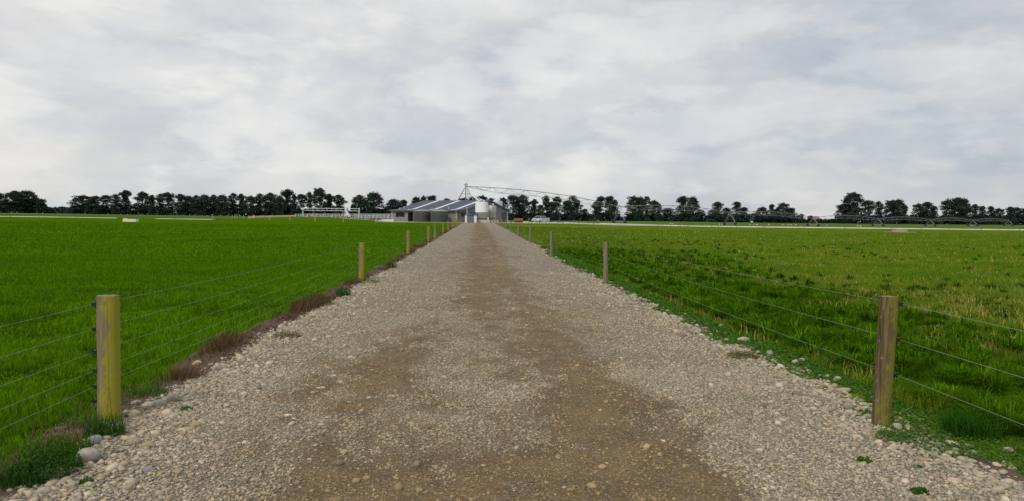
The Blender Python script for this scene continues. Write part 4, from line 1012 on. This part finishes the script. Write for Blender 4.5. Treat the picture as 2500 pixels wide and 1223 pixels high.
for dy in (0, 1.0):
    mb.tube([gp(738, 509.4, dy), gp(878, 510.6, dy)], .05, 6); mb.tube([gp(741, 514.6, dy), gp(878, 516.2, dy)], .05, 6)
    for i in range(13):
        px = 741 + 137 * i / 12; mb.tube([gp(px, 509.5 + i * .1, dy), gp(px, 514.7 + i * .12, dy)], .03, 5)
mb.build('truss', M['white_rail'], gt)
for px, w in ((739.5, 2.5), (845, 5), (877, 2)):
    mb = MB(); mb.tube([gp(px, 508), gp(px - w, 531)], .06, 6); mb.tube([gp(px, 508, 1), gp(px + w, 531, 1)], .06, 6); mb.tube([gp(px - w * .5, 522), gp(px + w * .5, 522, 1)], .05, 6)
    mb.build('support_leg', M['white'], gt)
mb = MB(); mb.box(gp(845, 513), (.25, .4, .55)); mb.prism([gp(840, 531, -.5), gp(845, 518, -.5), gp(849, 518, -.5), gp(855, 529, -.5), gp(850, 531, -.5), gp(847, 525, -.5)], (0, .3, 0)); mb.build('drive_housing', M['white'], gt)
MB().box(gp(739, 510.5), (.35, .5, .2)).build('walkway_end', M['white'], gt)
# timber rail fence
tf = empty('timber_fence', yp(663, 532, 176), 'new yellow timber rail fence at the left end of the cattle yard', 'fence')
for t in np.linspace(0, 1, 9):
    px = 607 + 113 * t; MB().box(yp(px, 531.5 - 1.8 * t, 176), (.06, .06, .40)).build('post', M['timber'], tf)
for q in (0, .55):
    a, b = yp(606, 529.8 + 3 * q, 175.9), yp(721, 526.8 + 3.4 * q, 175.9); d = (b - a)
    mb = MB(); n_ = Vector((0, 0, .09)); mb.prism([a - n_, b - n_, b + n_, a + n_], (0, -.04, 0)); mb.build('rail', M['timber'], tf)
mb = MB(); mb.prism([yp(606, 529.2, 175.8), yp(623, 529.2, 175.8), yp(623, 533.4, 175.8), yp(606, 533.4, 175.8)], (0, -.05, 0)); mb.build('end_panel', M['timber'], tf)
tg = empty('timber_fence', yp(755, 531, 170.5), 'short low timber rail in front of the white yard railing', 'fence')
mb = MB(); a, b = yp(745, 531.0, 170.5), yp(772, 526.8, 170.5); mb.prism([a, b, b + UP * .12, a + UP * .12], (0, -.04, 0)); mb.build('rail', M['timber'], tg)
for px, y in ((746, 531), (759, 529), (771, 527)): MB().box(yp(px, y + 2, 170.6), (.05, .05, .4)).build('post', M['timber'], tg)
# retaining wall and bank
wz0 = 168.0
mb = MB(); mb.prism([yp(930, 536.6, wz0), yp(961, 536.0, wz0), yp(961, 546, wz0), yp(941, 546, wz0)], (0, .25, 0)); o = mb.build('retaining_wall', M['white_wall']); tag(o, 'pale concrete wall wedge between the yard railing and the shed', 'wall')
V = []; mb = MB()
for i in range(20):
    for j in range(6):
        px = 896 + 46 * i / 19; a = at(px, 166.5 + j * .9); hgt = .62 * math.sin(math.pi * min(1, (i / 19) * 1.05)) ** .7 * (j / 5) + .12 * vn(i * .9, j * 1.3, 3)
        mb.v.append((a.x, a.y, a.z - .1 + float(hgt)))
for i in range(19):
    for j in range(5): k = i * 6 + j; mb.f.append((k, k + 6, k + 7, k + 1))
o = mb.build('earth_bank', M['soil'], smooth=True); tag(o, kind='structure')
for i, px in enumerate((922, 926, 929.5, 933, 917)):
    p_ = at(px, 166.3); p_.z += .02; boulder(p_, .17 + .03 * (i % 3), 60 + i, 'pale rock on the brown bank below the yard railing', 'pale rocks on the earth bank')

# ------------------------------------------------------------------ light fences across the paddocks
def stake_fence(pp, h, r, label, m, wires=()):
    P = [on_ground(px, py) for px, py in pp]; root = empty('paddock_fence', P[0], label, 'fence')
    for i, p in enumerate(P): MB().tube([p + UP * -.1, p + UP * h * random.Random(i).uniform(.9, 1.08)], [r, r * .85], 7).build('post', m, root)
    for w in wires: MB().tube([p + UP * w for p in P], .006, 4).build('wire', M['wire'], root)
stake_fence([(658, 538.6), (708, 539.4), (769, 542), (838, 543), (919, 544.5)], .85, .05, 'row of pale thin stakes crossing the left field before the yard', M['standard'], (.7,))
stake_fence([(25, 531.3), (95, 532), (186, 533.2), (426, 536.8), (527, 538.2)], .8, .05, 'widely spaced stakes along the pale lane in the left field', M['far_post'], (.7,))
stake_fence([(519, 533), (567, 533.6), (573, 533.6), (578.5, 533.7), (594.5, 533.9)], 1.0, .07, 'close group of old posts before the trees, left of the timber fence', M['standard'])
stake_fence([(1298, 549), (1374, 549.5), (1449, 549.8), (1513, 550), (1607, 553.3), (1637, 554), (1657, 554.4), (1662, 554.5), (1672, 554.6), (1678, 554.8), (1682, 554.9), (1738, 556), (1753, 556.2), (1797, 557), (1865, 557.6), (1964, 558.5), (2062, 559.5), (2177, 560.2), (2249, 561), (2317, 562), (2396, 563), (2489, 564)], .85, .065,
            'dark post fence along the pale lane in the right field', M['far_post'], (.75, .45))

# ------------------------------------------------------------------ troughs
def trough(px, py, wpx, m, label, h=.46, d=.9):
    c = on_ground(px, py); w = wpx * c.y / F; root = empty('water_trough', c, label, 'water trough')
    mb = MB(); t_ = .07
    for sx in (-1, 1): mb.box(c + Vector((sx * (w / 2 - t_), d / 2, h / 2)), (t_, d / 2, h / 2))
    for sy in (0, 1): mb.box(c + Vector((0, t_ + sy * (d - 2 * t_), h / 2)), (w / 2 - 2 * t_, t_, h / 2 - .004))
    mb.box(c + Vector((0, d / 2, .04)), (w / 2 - 2 * t_, d / 2 - 2 * t_, .04)); mb.build('basin', m, root, bevel=.02)
    MB().box(c + Vector((0, d / 2, h * .8)), (w / 2 - 2 * t_ - .002, d / 2 - 2 * t_ - .002, .005)).build('water', M['dark_glass'], root)
    MB().box(c + Vector((-w / 2 + .28, d / 2, h + .05)), (.24, .2, .05)).build('float_cover', m, root, bevel=.02)
    return c
trough(316, 543, 32, M['trough'], 'pale concrete water trough alone in the left field')
c = trough(2200, 568, 33, M['trough_p'], 'pinkish concrete water trough in the right field near the pale lane')
mb = MB()
for k in range(28):
    a0, a1 = 2 * math.pi * k / 28, 2 * math.pi * (k + 1) / 28
    for (a, r0) in ((a0, 0),): pass
    q = lambda a, r_: (c.x + .1 + r_ * 2.5 * math.cos(a) * (1 + .15 * math.sin(3 * a)), c.y + .3 + r_ * 2.0 * math.sin(a), tz(c.x + r_ * 2.5 * math.cos(a), c.y + r_ * 2 * math.sin(a)) + .03 * (1 - r_) + .02)
    mb.quad(q(a0, 0.05), q(a0, 1), q(a1, 1), q(a1, 0.05))
o = mb.build('trough_pad', M['yard']); tag(o, kind='structure')

# ------------------------------------------------------------------ centre pivot irrigator
P0 = at(1137, 190, 500); P0.z = tz(P0.x, P0.y); dirv = Vector((46.5, 35, 0)).normalized(); prp = Vector((-dirv.y, dirv.x, 0)); SP_ = 58.2
irr = empty('irrigator', P0, 'long centre pivot irrigator arching from behind the shed to the right edge', 'irrigator')
topz = zat(1137, 456.5, 190)
pt = MB(); pz0 = P0.z
for sx, sy in ((-1, -1), (1, -1), (1, 1), (-1, 1)):
    pt.tube([P0 + Vector((sx * 5.0, sy * 4.0, 0)), Vector((P0.x + sx * .25, P0.y + sy * .25, topz - .3))], [.10, .08], 6)
for q in (.36, .62, .82):
    cs = [Vector((P0.x + sx * 5.0 * (1 - q) + sx * .25 * q, P0.y + sy * 4.0 * (1 - q) + sy * .25 * q, pz0 + (topz - .3 - pz0) * q)) for sx, sy in ((-1, -1), (1, -1), (1, 1), (-1, 1))]
    for a, b in zip(cs, cs[1:] + cs[:1]): pt.tube([a, b], .055 if q < .7 else .04, 6)
pt.build('pivot_tower', M['galv_dark'], irr)
MB().tube([P0, Vector((P0.x, P0.y, topz + .1))], .14, 10).build('riser_pipe', M['galv_dark'], irr)
lad = MB()
for s in (-.22, .22): lad.tube([P0 + Vector((.9 + s, -1.0, 0)), Vector((P0.x + .6 + s, P0.y - .5, topz - .5))], .03, 5)
for k in range(22):
    q = k / 22; lad.tube([P0 + Vector((.68 - .3 * q, -1 + .5 * q, (topz - .5 - pz0) * q)), P0 + Vector((1.12 - .3 * q, -1 + .5 * q, (topz - .5 - pz0) * q))], .02, 4)
lad.build('ladder', M['galv'], irr)
MB().tube([Vector((P0.x, P0.y, topz)), Vector((P0.x, P0.y, topz + .9))], [.18, .12], 8).tube([Vector((P0.x + .35, P0.y, topz + .2)), Vector((P0.x + .35, P0.y, topz + 1.7))], .035, 5).box(Vector((P0.x, P0.y, topz + .45)), (.55, .2, .06)).build('swivel_head', M['galv_dark'], irr)
tp = [topz]; tps = [P0]
for k, yy_ in enumerate((505.5, 520, 532.7, 535.6, 538.2, 539.4, 539.6, 541)):
    c = P0 + dirv * SP_ * (k + 1); pxk = 1165 + c.x / c.y * F; tps.append(Vector((c.x, c.y, tz(c.x, c.y)))); tp.append(zat(pxk, yy_, c.y))
for k in range(7):
    a = Vector((tps[k].x, tps[k].y, tp[k])); b = Vector((tps[k + 1].x, tps[k + 1].y, tp[k + 1])); n = 10
    sp = MB(); arch = lambda q: a.lerp(b, q) + UP * (1.25 * 4 * q * (1 - q))
    sp.tube([arch(i / 24) for i in range(25)], .085, 8)
    low = [[a.lerp(b, q) + UP * (1.25 * 4 * q * (1 - q) - 1.35 * min(1, 6 * q, 6 * (1 - q))) + prp * s * .95 * min(1, 6 * q, 6 * (1 - q)) for q in [i / n for i in range(n + 1)]] for s in (-1, 1)]
    for s in (0, 1): sp.tube([low[s][i] for i in range(n + 1)], .028, 5)
    for i in range(1, n):
        for s in (0, 1):
            sp.tube([arch((i - .5) / n), low[s][i]], .03, 5); sp.tube([arch((i + .5) / n), low[s][i]], .03, 5)
        sp.tube([low[0][i], low[1][i]], .028, 5)
    so_ = sp.build('truss_span', M['galv'] if k else M['galv_dark'], irr)
    dr = MB()
    for i in range(1, 12): q = i / 12; dr.tube([arch(q), arch(q) - UP * 2.0], .013, 4)
    dr.build('sprinkler_drops', M['galv_dark'], so_)
for k in range(1, 8):
    c = tps[k]; top = Vector((c.x, c.y, tp[k] - .1)); tw = MB()
    base = [c + prp * s * 2.3 + UP * .75 for s in (-1, 1)]
    tw.tube([base[0] - prp * .1, base[1] + prp * .1], .09, 8); 
    for s in (0, 1):
        for e in (-1, 1): tw.tube([base[s] + dirv * e * .1, top + dirv * e * .75 * 0 + dirv * e * .6], .06, 6)
        tw.tube([base[s].lerp(top, .5) - dirv * .3, base[s].lerp(top, .5) + dirv * .3], .035, 5)
    tw.tube([base[0].lerp(top, .38), base[1].lerp(top, .38)], .035, 5)
    tw.box(c + UP * .78, (.2, .2, .16)); tw.box(top + UP * .35, (.15, .1, .22))
    t_o = tw.build('drive_tower', M['galv'], irr)
    for s in (0, 1):
        wc = base[s] - UP * .17
        w = MB().tube([wc - dirv * .17, wc - dirv * .12, wc + dirv * .12, wc + dirv * .17], [.5, .6, .6, .5], 22).build('wheel', M['tyre'], t_o, smooth=True)

# ------------------------------------------------------------------ trees
def crown(seed, style):
    r = np.random.default_rng(seed); cl = []
    n = {'dome': 64, 'tall': 56, 'open': 46, 'solid': 76, 'pointed': 60, 'low': 50}[style]
    def env(z):
        if style == 'dome': return np.sin(np.pi * np.clip((z - .02) / 1.02, 0, 1) ** .85) ** .55
        if style == 'tall': return .62 + .38 * np.sin(z * 9 + seed) if z < .85 else .75
        if style == 'open': return .75 + .25 * np.sin(z * 7 + seed) if z > .4 else .6
        if style == 'solid': return 1.0 if z < .75 else np.sqrt(max(0, 1 - ((z - .75) / .28) ** 2))
        if style == 'pointed': return 1.0 - .72 * max(0, z - .25) / .75
        return np.sqrt(max(0, 1 - ((z - .1) / .9) ** 2))
    n = int(n * 1.5)
    for i in range(n):
        z = (r.random() ** (.85 if style != 'pointed' else 1.15)) * .92 + .04
        if style == 'open' and .14 < z < .42 and r.random() < .45: continue
        e = env(z) * (1 + .22 * math.sin(3 * r.uniform(0, 6.28))); a = r.uniform(0, 2 * math.pi); q = e * (r.random() ** .5) * .86
        s = r.uniform(.045, .105)
        cl.append((q * math.cos(a), q * math.sin(a), min(z, .985 - s * .6 - (.40 if style != 'tall' else .22) * q * q - r.uniform(0, .10)), s))
    for i in range(12 if style != 'open' else 7):      # low skirts
        a = r.uniform(0, 2 * math.pi); q = r.uniform(.3, .85); cl.append((q * math.cos(a), q * math.sin(a), r.uniform(.05, .32), r.uniform(.07, .11)))
    for i in range(9):   # lobes that shape the top outline
        a = r.uniform(0, 2 * math.pi); q = r.uniform(0, .6) * (0.4 if style == 'pointed' else 1); s = r.uniform(.05, .11); cl.append((q * math.cos(a), q * math.sin(a), .985 - s * .6 - q * r.uniform(.02, .34), s))
    V = []; C_ = []
    P = []; D = []; U = []; L = []
    for (x, y, z, s) in cl:
        k = int(105 * (s / .1) ** 1.6); d = r.normal(size=(k, 3)); d /= np.linalg.norm(d, axis=1)[:, None]; rad = r.uniform(.35, 1.25, (k, 1)) ** .75
        W = s * r.uniform(2.6, 4.2)   # clump half width, in half-crown units
        p = np.array([x, y, z]) + d * rad * np.array([W, W, s * r.uniform(.45, .8)])
        P.append(p); L.append(np.full(k, 1.0) * r.uniform(.010, .021, k)); base = np.array((.036, .057, .045)) * r.uniform(.65, 1.5); cc = np.tile(base, (k, 1)) * r.uniform(.7, 1.35, (k, 1)); C_.append(cc)
    P = np.concatenate(P); L = np.concatenate(L)[:, None]; C_ = np.concatenate(C_); n = len(P)
    d1 = r.normal(size=(n, 3)); d1 /= np.linalg.norm(d1, axis=1)[:, None]; d2 = r.normal(size=(n, 3)); d2 -= (d1 * d2).sum(1)[:, None] * d1; d2 /= np.linalg.norm(d2, axis=1)[:, None]
    sc = np.array([3.6, 3.6, 1.0])
    V = np.stack([P - d1 * L * sc, P + d2 * L * sc * .7, P + d1 * L * sc, P - d2 * L * sc * .7], 1).reshape(-1, 3); V[:, 2] = np.maximum(V[:, 2], .005)
    b = np.arange(n)[:, None] * 4
    me_o = np_mesh('crown', V, np.concatenate([b + [0, 1, 2], b + [0, 2, 3]]), M['leaf'], colors=np.repeat(C_, 4, 0))
    me = me_o.data; bpy.data.objects.remove(me_o)
    # trunk and limbs reaching into the clumps
    mb = MB(); mb.tube([(0, 0, -.02), (.03, .02, .2), (-.02, .03, .5), (.02, 0, .85)], [.055, .042, .028, .008], 8)
    for (x, y, z, s) in cl[::3]:
        z0 = max(.08, z * .55); mb.tube([(.0, .02, z0), (x * .5, y * .5, z0 + (z - z0) * .4), (x * .95, y * .95, z)], [.022, .013, .005], 5, cap=False)
    tm = bpy.data.meshes.new('trunk'); tm.from_pydata(mb.v, [], mb.f); tm.materials.append(M['bark']); tm.polygons.foreach_set('use_smooth', [True] * len(tm.polygons))
    return me, tm
STY = {'d': [crown(s, 'dome') for s in (1, 2, 3)], 't': [crown(s, 'tall') for s in (4, 5)], 'o': [crown(s, 'open') for s in (6, 7, 8)],
       's': [crown(s, 'solid') for s in (9, 10)], 'p': [crown(s, 'pointed') for s in (11, 12)], 'l': [crown(s, 'low') for s in (13,)]}
basey = lambda px: float(np.interp(px, [0, 100, 450, 780, 1300, 1600, 2000, 2040, 2480], [520.5, 521.6, 527, 532, 541, 541, 544.4, 546, 549.6]))
ORD = ['first', 'second', 'third', 'fourth', 'fifth', 'sixth', 'seventh', 'eighth', 'ninth', 'tenth', 'eleventh', 'twelfth', 'thirteenth', 'fourteenth', 'fifteenth']
def tree(px, half, top, st, i, label, group):
    Y = 484 + 5 * math.sin(i * 2.3); b = at(px, Y, 525); zt = zat(px, top, Y); hw = half * Y / F
    root = empty('pine_tree', b, label, 'tree', group)
    cm, tm = STY[st][i % len(STY[st])]; h = zt - b.z; b.z -= 0.2
    ang = (i * 2.4) % 6.28
    for nm, me in (('crown', cm), ('trunk', tm)):
        o = bpy.data.objects.new(nm, me); col.objects.link(o); o.parent = root; o.scale = (hw * 1.26, hw * 1.26, h); o.rotation_euler.z = ang
CL = [
 ('pine in the dark clump at the left edge', 'dark pines at the left edge', [(-2, 14, 470, 't'), (36, 20, 465, 's'), (66, 20, 465, 's'), (22, 16, 492, 'l'), (102, 12, 486, 'd'), (84, 14, 482, 'd')]),
 ('pine in the short row between the two gaps at left', 'row of pines between the two left gaps', [(202, 24, 476, 'd'), (236, 13, 478, 'd'), (259, 14, 475, 'o'), (283, 14, 474, 'o'), (307, 16, 464, 't'), (221, 12, 487, 'l')]),
 ('pine in the long dark belt left of the timber fence', 'long belt of pines at left', [(348, 19, 467, 'd'), (372, 11, 476, 't'), (391, 11, 473, 'o'), (411, 17, 468, 'o'), (440, 14, 473, 't'), (461, 12, 478, 's'), (480, 13, 476, 's'), (500, 14, 475, 's'), (521, 14, 475, 's'), (543, 14, 475.5, 's'), (569, 14, 471, 'o')]),
 ('pine in the dark belt behind the timber rail fence', 'belt of pines behind the timber fence', [(590, 12, 473, 't'), (612, 14, 477, 'd'), (633, 14, 472, 'o'), (661, 18, 470, 's'), (684, 12, 478, 's'), (703, 17, 461, 't'), (718, 10, 475, 'p')]),
 ('pine behind the cattle yard gantry', 'pines behind the cattle yard', [(736, 14, 472, 'o'), (756, 11, 468, 'o'), (781, 17, 458, 'd'), (804, 14, 473, 't'), (828, 18, 475, 'o')]),
 ('pine standing left of the shed behind the railing', 'pines left of the shed', [(877, 16, 475, 's'), (861, 8, 500, 'p'), (913, 20, 469, 's'), (960, 18, 486, 's'), (984, 12, 487, 'd'), (944, 8, 506, 'p')]),
 ('pine top showing above the long shed roof', 'pines above the shed roof', [(1015, 12, 480, 'd'), (1034, 10, 477, 'd'), (1053, 15, 476, 'd'), (1090, 11, 484, 'd'), (1125, 10, 484, 'l'), (1133, 10, 481, 'd'), (1153, 12, 480, 'd'), (1177, 14, 476, 'd'), (1199, 9, 482, 'd')]),
 ('pine in the broad clump right of the shed', 'pines right of the shed', [(1229, 12, 482, 'd'), (1252, 17, 474, 'o'), (1276, 15, 474, 's'), (1304, 12, 486, 't'), (1334, 13, 477, 'o'), (1360, 13, 478, 'o'), (1346, 11, 492, 'd'), (1320, 11, 500, 'l'), (1384, 14, 489, 'd')]),
 ('pine between the white car and the first irrigator tower', 'pines behind the car', [(1397, 15, 477, 'o'), (1411, 11, 487, 'd'), (1428, 9, 510, 'l'), (1456, 14, 492, 'o'), (1466, 13, 477, 'o'), (1487, 13, 477, 'd'), (1500, 10, 487, 'd')]),
 ('pine between the first two irrigator towers', 'pines between the first two irrigator towers', [(1546, 16, 477, 'd'), (1562, 12, 480, 's'), (1579, 11, 479, 'o'), (1596, 13, 488, 'd'), (1608, 8, 496, 'l'), (1630, 18, 508, 'l'), (1668, 17, 478, 't'), (1691, 14, 480, 's'), (1709, 12, 512, 'o'), (1752, 19, 493, 'p'), (1739, 13, 513, 'l'), (1798, 18, 493, 'p'), (1816, 13, 506, 'p'), (1772, 11, 507, 'd')]),
 ('pine between the second and third irrigator towers', 'pines between the second and third tower', [(1862, 17, 505, 'd'), (1884, 12, 499, 'p'), (1911, 15, 494, 'd'), (1930, 13, 507, 'd'), (1841, 12, 521, 'l'), (1957, 9, 523, 'p'), (1978, 10, 527, 'p'), (1896, 12, 510, 's')]),
 ('large pine in the clump right of the low bright gap', 'large pines right of the low gap', [(2084, 24, 469, 'd'), (2062, 20, 497, 'd'), (2119, 16, 487, 'o'), (2145, 14, 491, 'o'), (2178, 19, 488, 'd'), (2193, 17, 485, 'd'), (2208, 10, 502, 'p')]),
 ('pine in the pointed clump between two bright gaps at right', 'pines between two gaps at right', [(2243, 14, 496, 'd'), (2262, 18, 493, 'p'), (2279, 14, 503, 'p'), (2228, 9, 524, 'l')]),
 ('pine at the far right end of the tree belt', 'pines at the right end', [(2311, 15, 487, 'o'), (2333, 20, 481, 'd'), (2350, 17, 484, 's'), (2380, 14, 499, 'p'), (2398, 12, 503, 'p'), (2418, 13, 504, 'p'), (2437, 13, 508, 'd'), (2466, 14, 505, 'p'), (2483, 13, 506, 'd'), (2502, 14, 507, 'd')])]
ti = 0
for lab, grp, ts in CL:
    order = sorted(range(len(ts)), key=lambda k: ts[k][0])
    for rank, k in enumerate(order):
        px, half, top, st = ts[k]; tree(px, half, top, st, ti, '%s from left, %s' % (ORD[rank], lab), grp); ti += 1
# scrub that closes the foot of the belt, and the wood on the skyline behind the gaps
def scrub(name, ranges, Y, size, tint, label, cat, spire=False):
    V_, C2 = [], []; r = np.random.default_rng(len(name) + 3); P = []; L = []
    for px0, px1, top in ranges:
        n = int((px1 - px0) * (34 if not spire else 90)); px = r.uniform(px0, px1, n)
        hv = fbm(px * (.12 if not spire else .33), px * 0 + 2.2, 7, 3)
        for q in range(n):
            b = at(px[q], Y + r.uniform(-4, 4), 525); zt = zat(px[q], top + (10 if not spire else 8) * (hv[q] - .4), Y); zb = min(b.z, zt - 1)
            z = zb - .5 + (zt - zb + .5) * r.random() ** (1.1 if not spire else 1.5); P.append((b.x, b.y, z)); L.append(size * r.uniform(.6, 1.4))
    P = np.array(P); L = np.array(L)[:, None]; n = len(P); d1 = r.normal(size=(n, 3)); d1 /= np.linalg.norm(d1, axis=1)[:, None]; d2 = np.cross(d1, r.normal(size=(n, 3))); d2 /= np.linalg.norm(d2, axis=1)[:, None]
    V = np.stack([P - d1 * L, P + d2 * L * .7, P + d1 * L, P - d2 * L * .7], 1).reshape(-1, 3); b = np.arange(n)[:, None] * 4
    o = np_mesh(name, V, np.concatenate([b + [0, 1, 2], b + [0, 2, 3]]), M['leaf'], colors=np.repeat(np.array(tint) * r.uniform(.6, 1.4, (n, 1)), 4, 0))
    return tag(o, label, cat, kind='stuff')
scrub('undergrowth', [(0, 112, 498), (112, 135, 512), (176, 326, 501), (329, 722, 500), (722, 850, 508), (855, 990, 508), (1235, 1515, 521), (1530, 1710, 524), (1710, 1832, 524), (1843, 1960, 527), (1955, 2038, 536), (2038, 2110, 528), (2110, 2220, 526), (2220, 2300, 527), (2300, 2510, 525)], 492, .42, (.024, .036, .024),
      'dark scrub closing the foot of the pine belt', 'scrub')
scrub('distant_wood', [(108, 182, 507), (322, 332, 514), (1990, 2045, 537), (2204, 2236, 535), (1425, 1445, 528), (1505, 1535, 530), (720, 735, 512), (845, 862, 516), (928, 945, 512)], 950, 1.2, (.055, .075, .085),  # blue-grey leaf tint carries the haze of distance, painted into the colour
      'low wood on the skyline with haze painted into its bluish leaves, seen through the gaps in the pine belt', 'wood', spire=True)
# two far farmhouses in the gaps at right
def farmhouse(px, wpx, ytop, Y, wm, rm, label):
    c = at(px, Y); w = wpx * Y / F; zt = zat(px, ytop, Y); root = empty('farmhouse', c, label, 'house')
    ze = c.z + (zt - c.z) * .55
    MB().box((c.x, c.y + 4, (c.z + ze) / 2 - .5), (w / 2, 4, (ze - c.z) / 2 + .5)).build('wall', wm, root)
    MB().prism([(c.x - w / 2 - .4, c.y - .4, ze), (c.x - w / 2 - .4, c.y + 8.4, ze), (c.x - w / 2 - .4, c.y + 4, zt)], (w + .8, 0, 0)).build('roof', rm, root)
    for s in (-.28, .25): MB().box((c.x + s * w, c.y - .03, (c.z + ze) / 2 + .2), (.7, .03, .55)).build('window', M['dark_glass'], root)
farmhouse(1994, 17, 528.5, 560, M['brick'], M['brick'], 'far reddish house in the gap by the third irrigator tower')
farmhouse(2221, 17, 537, 560, M['house_w'], M['silo_galv'], 'far pale blue building in the gap beside the pointed pine clump')
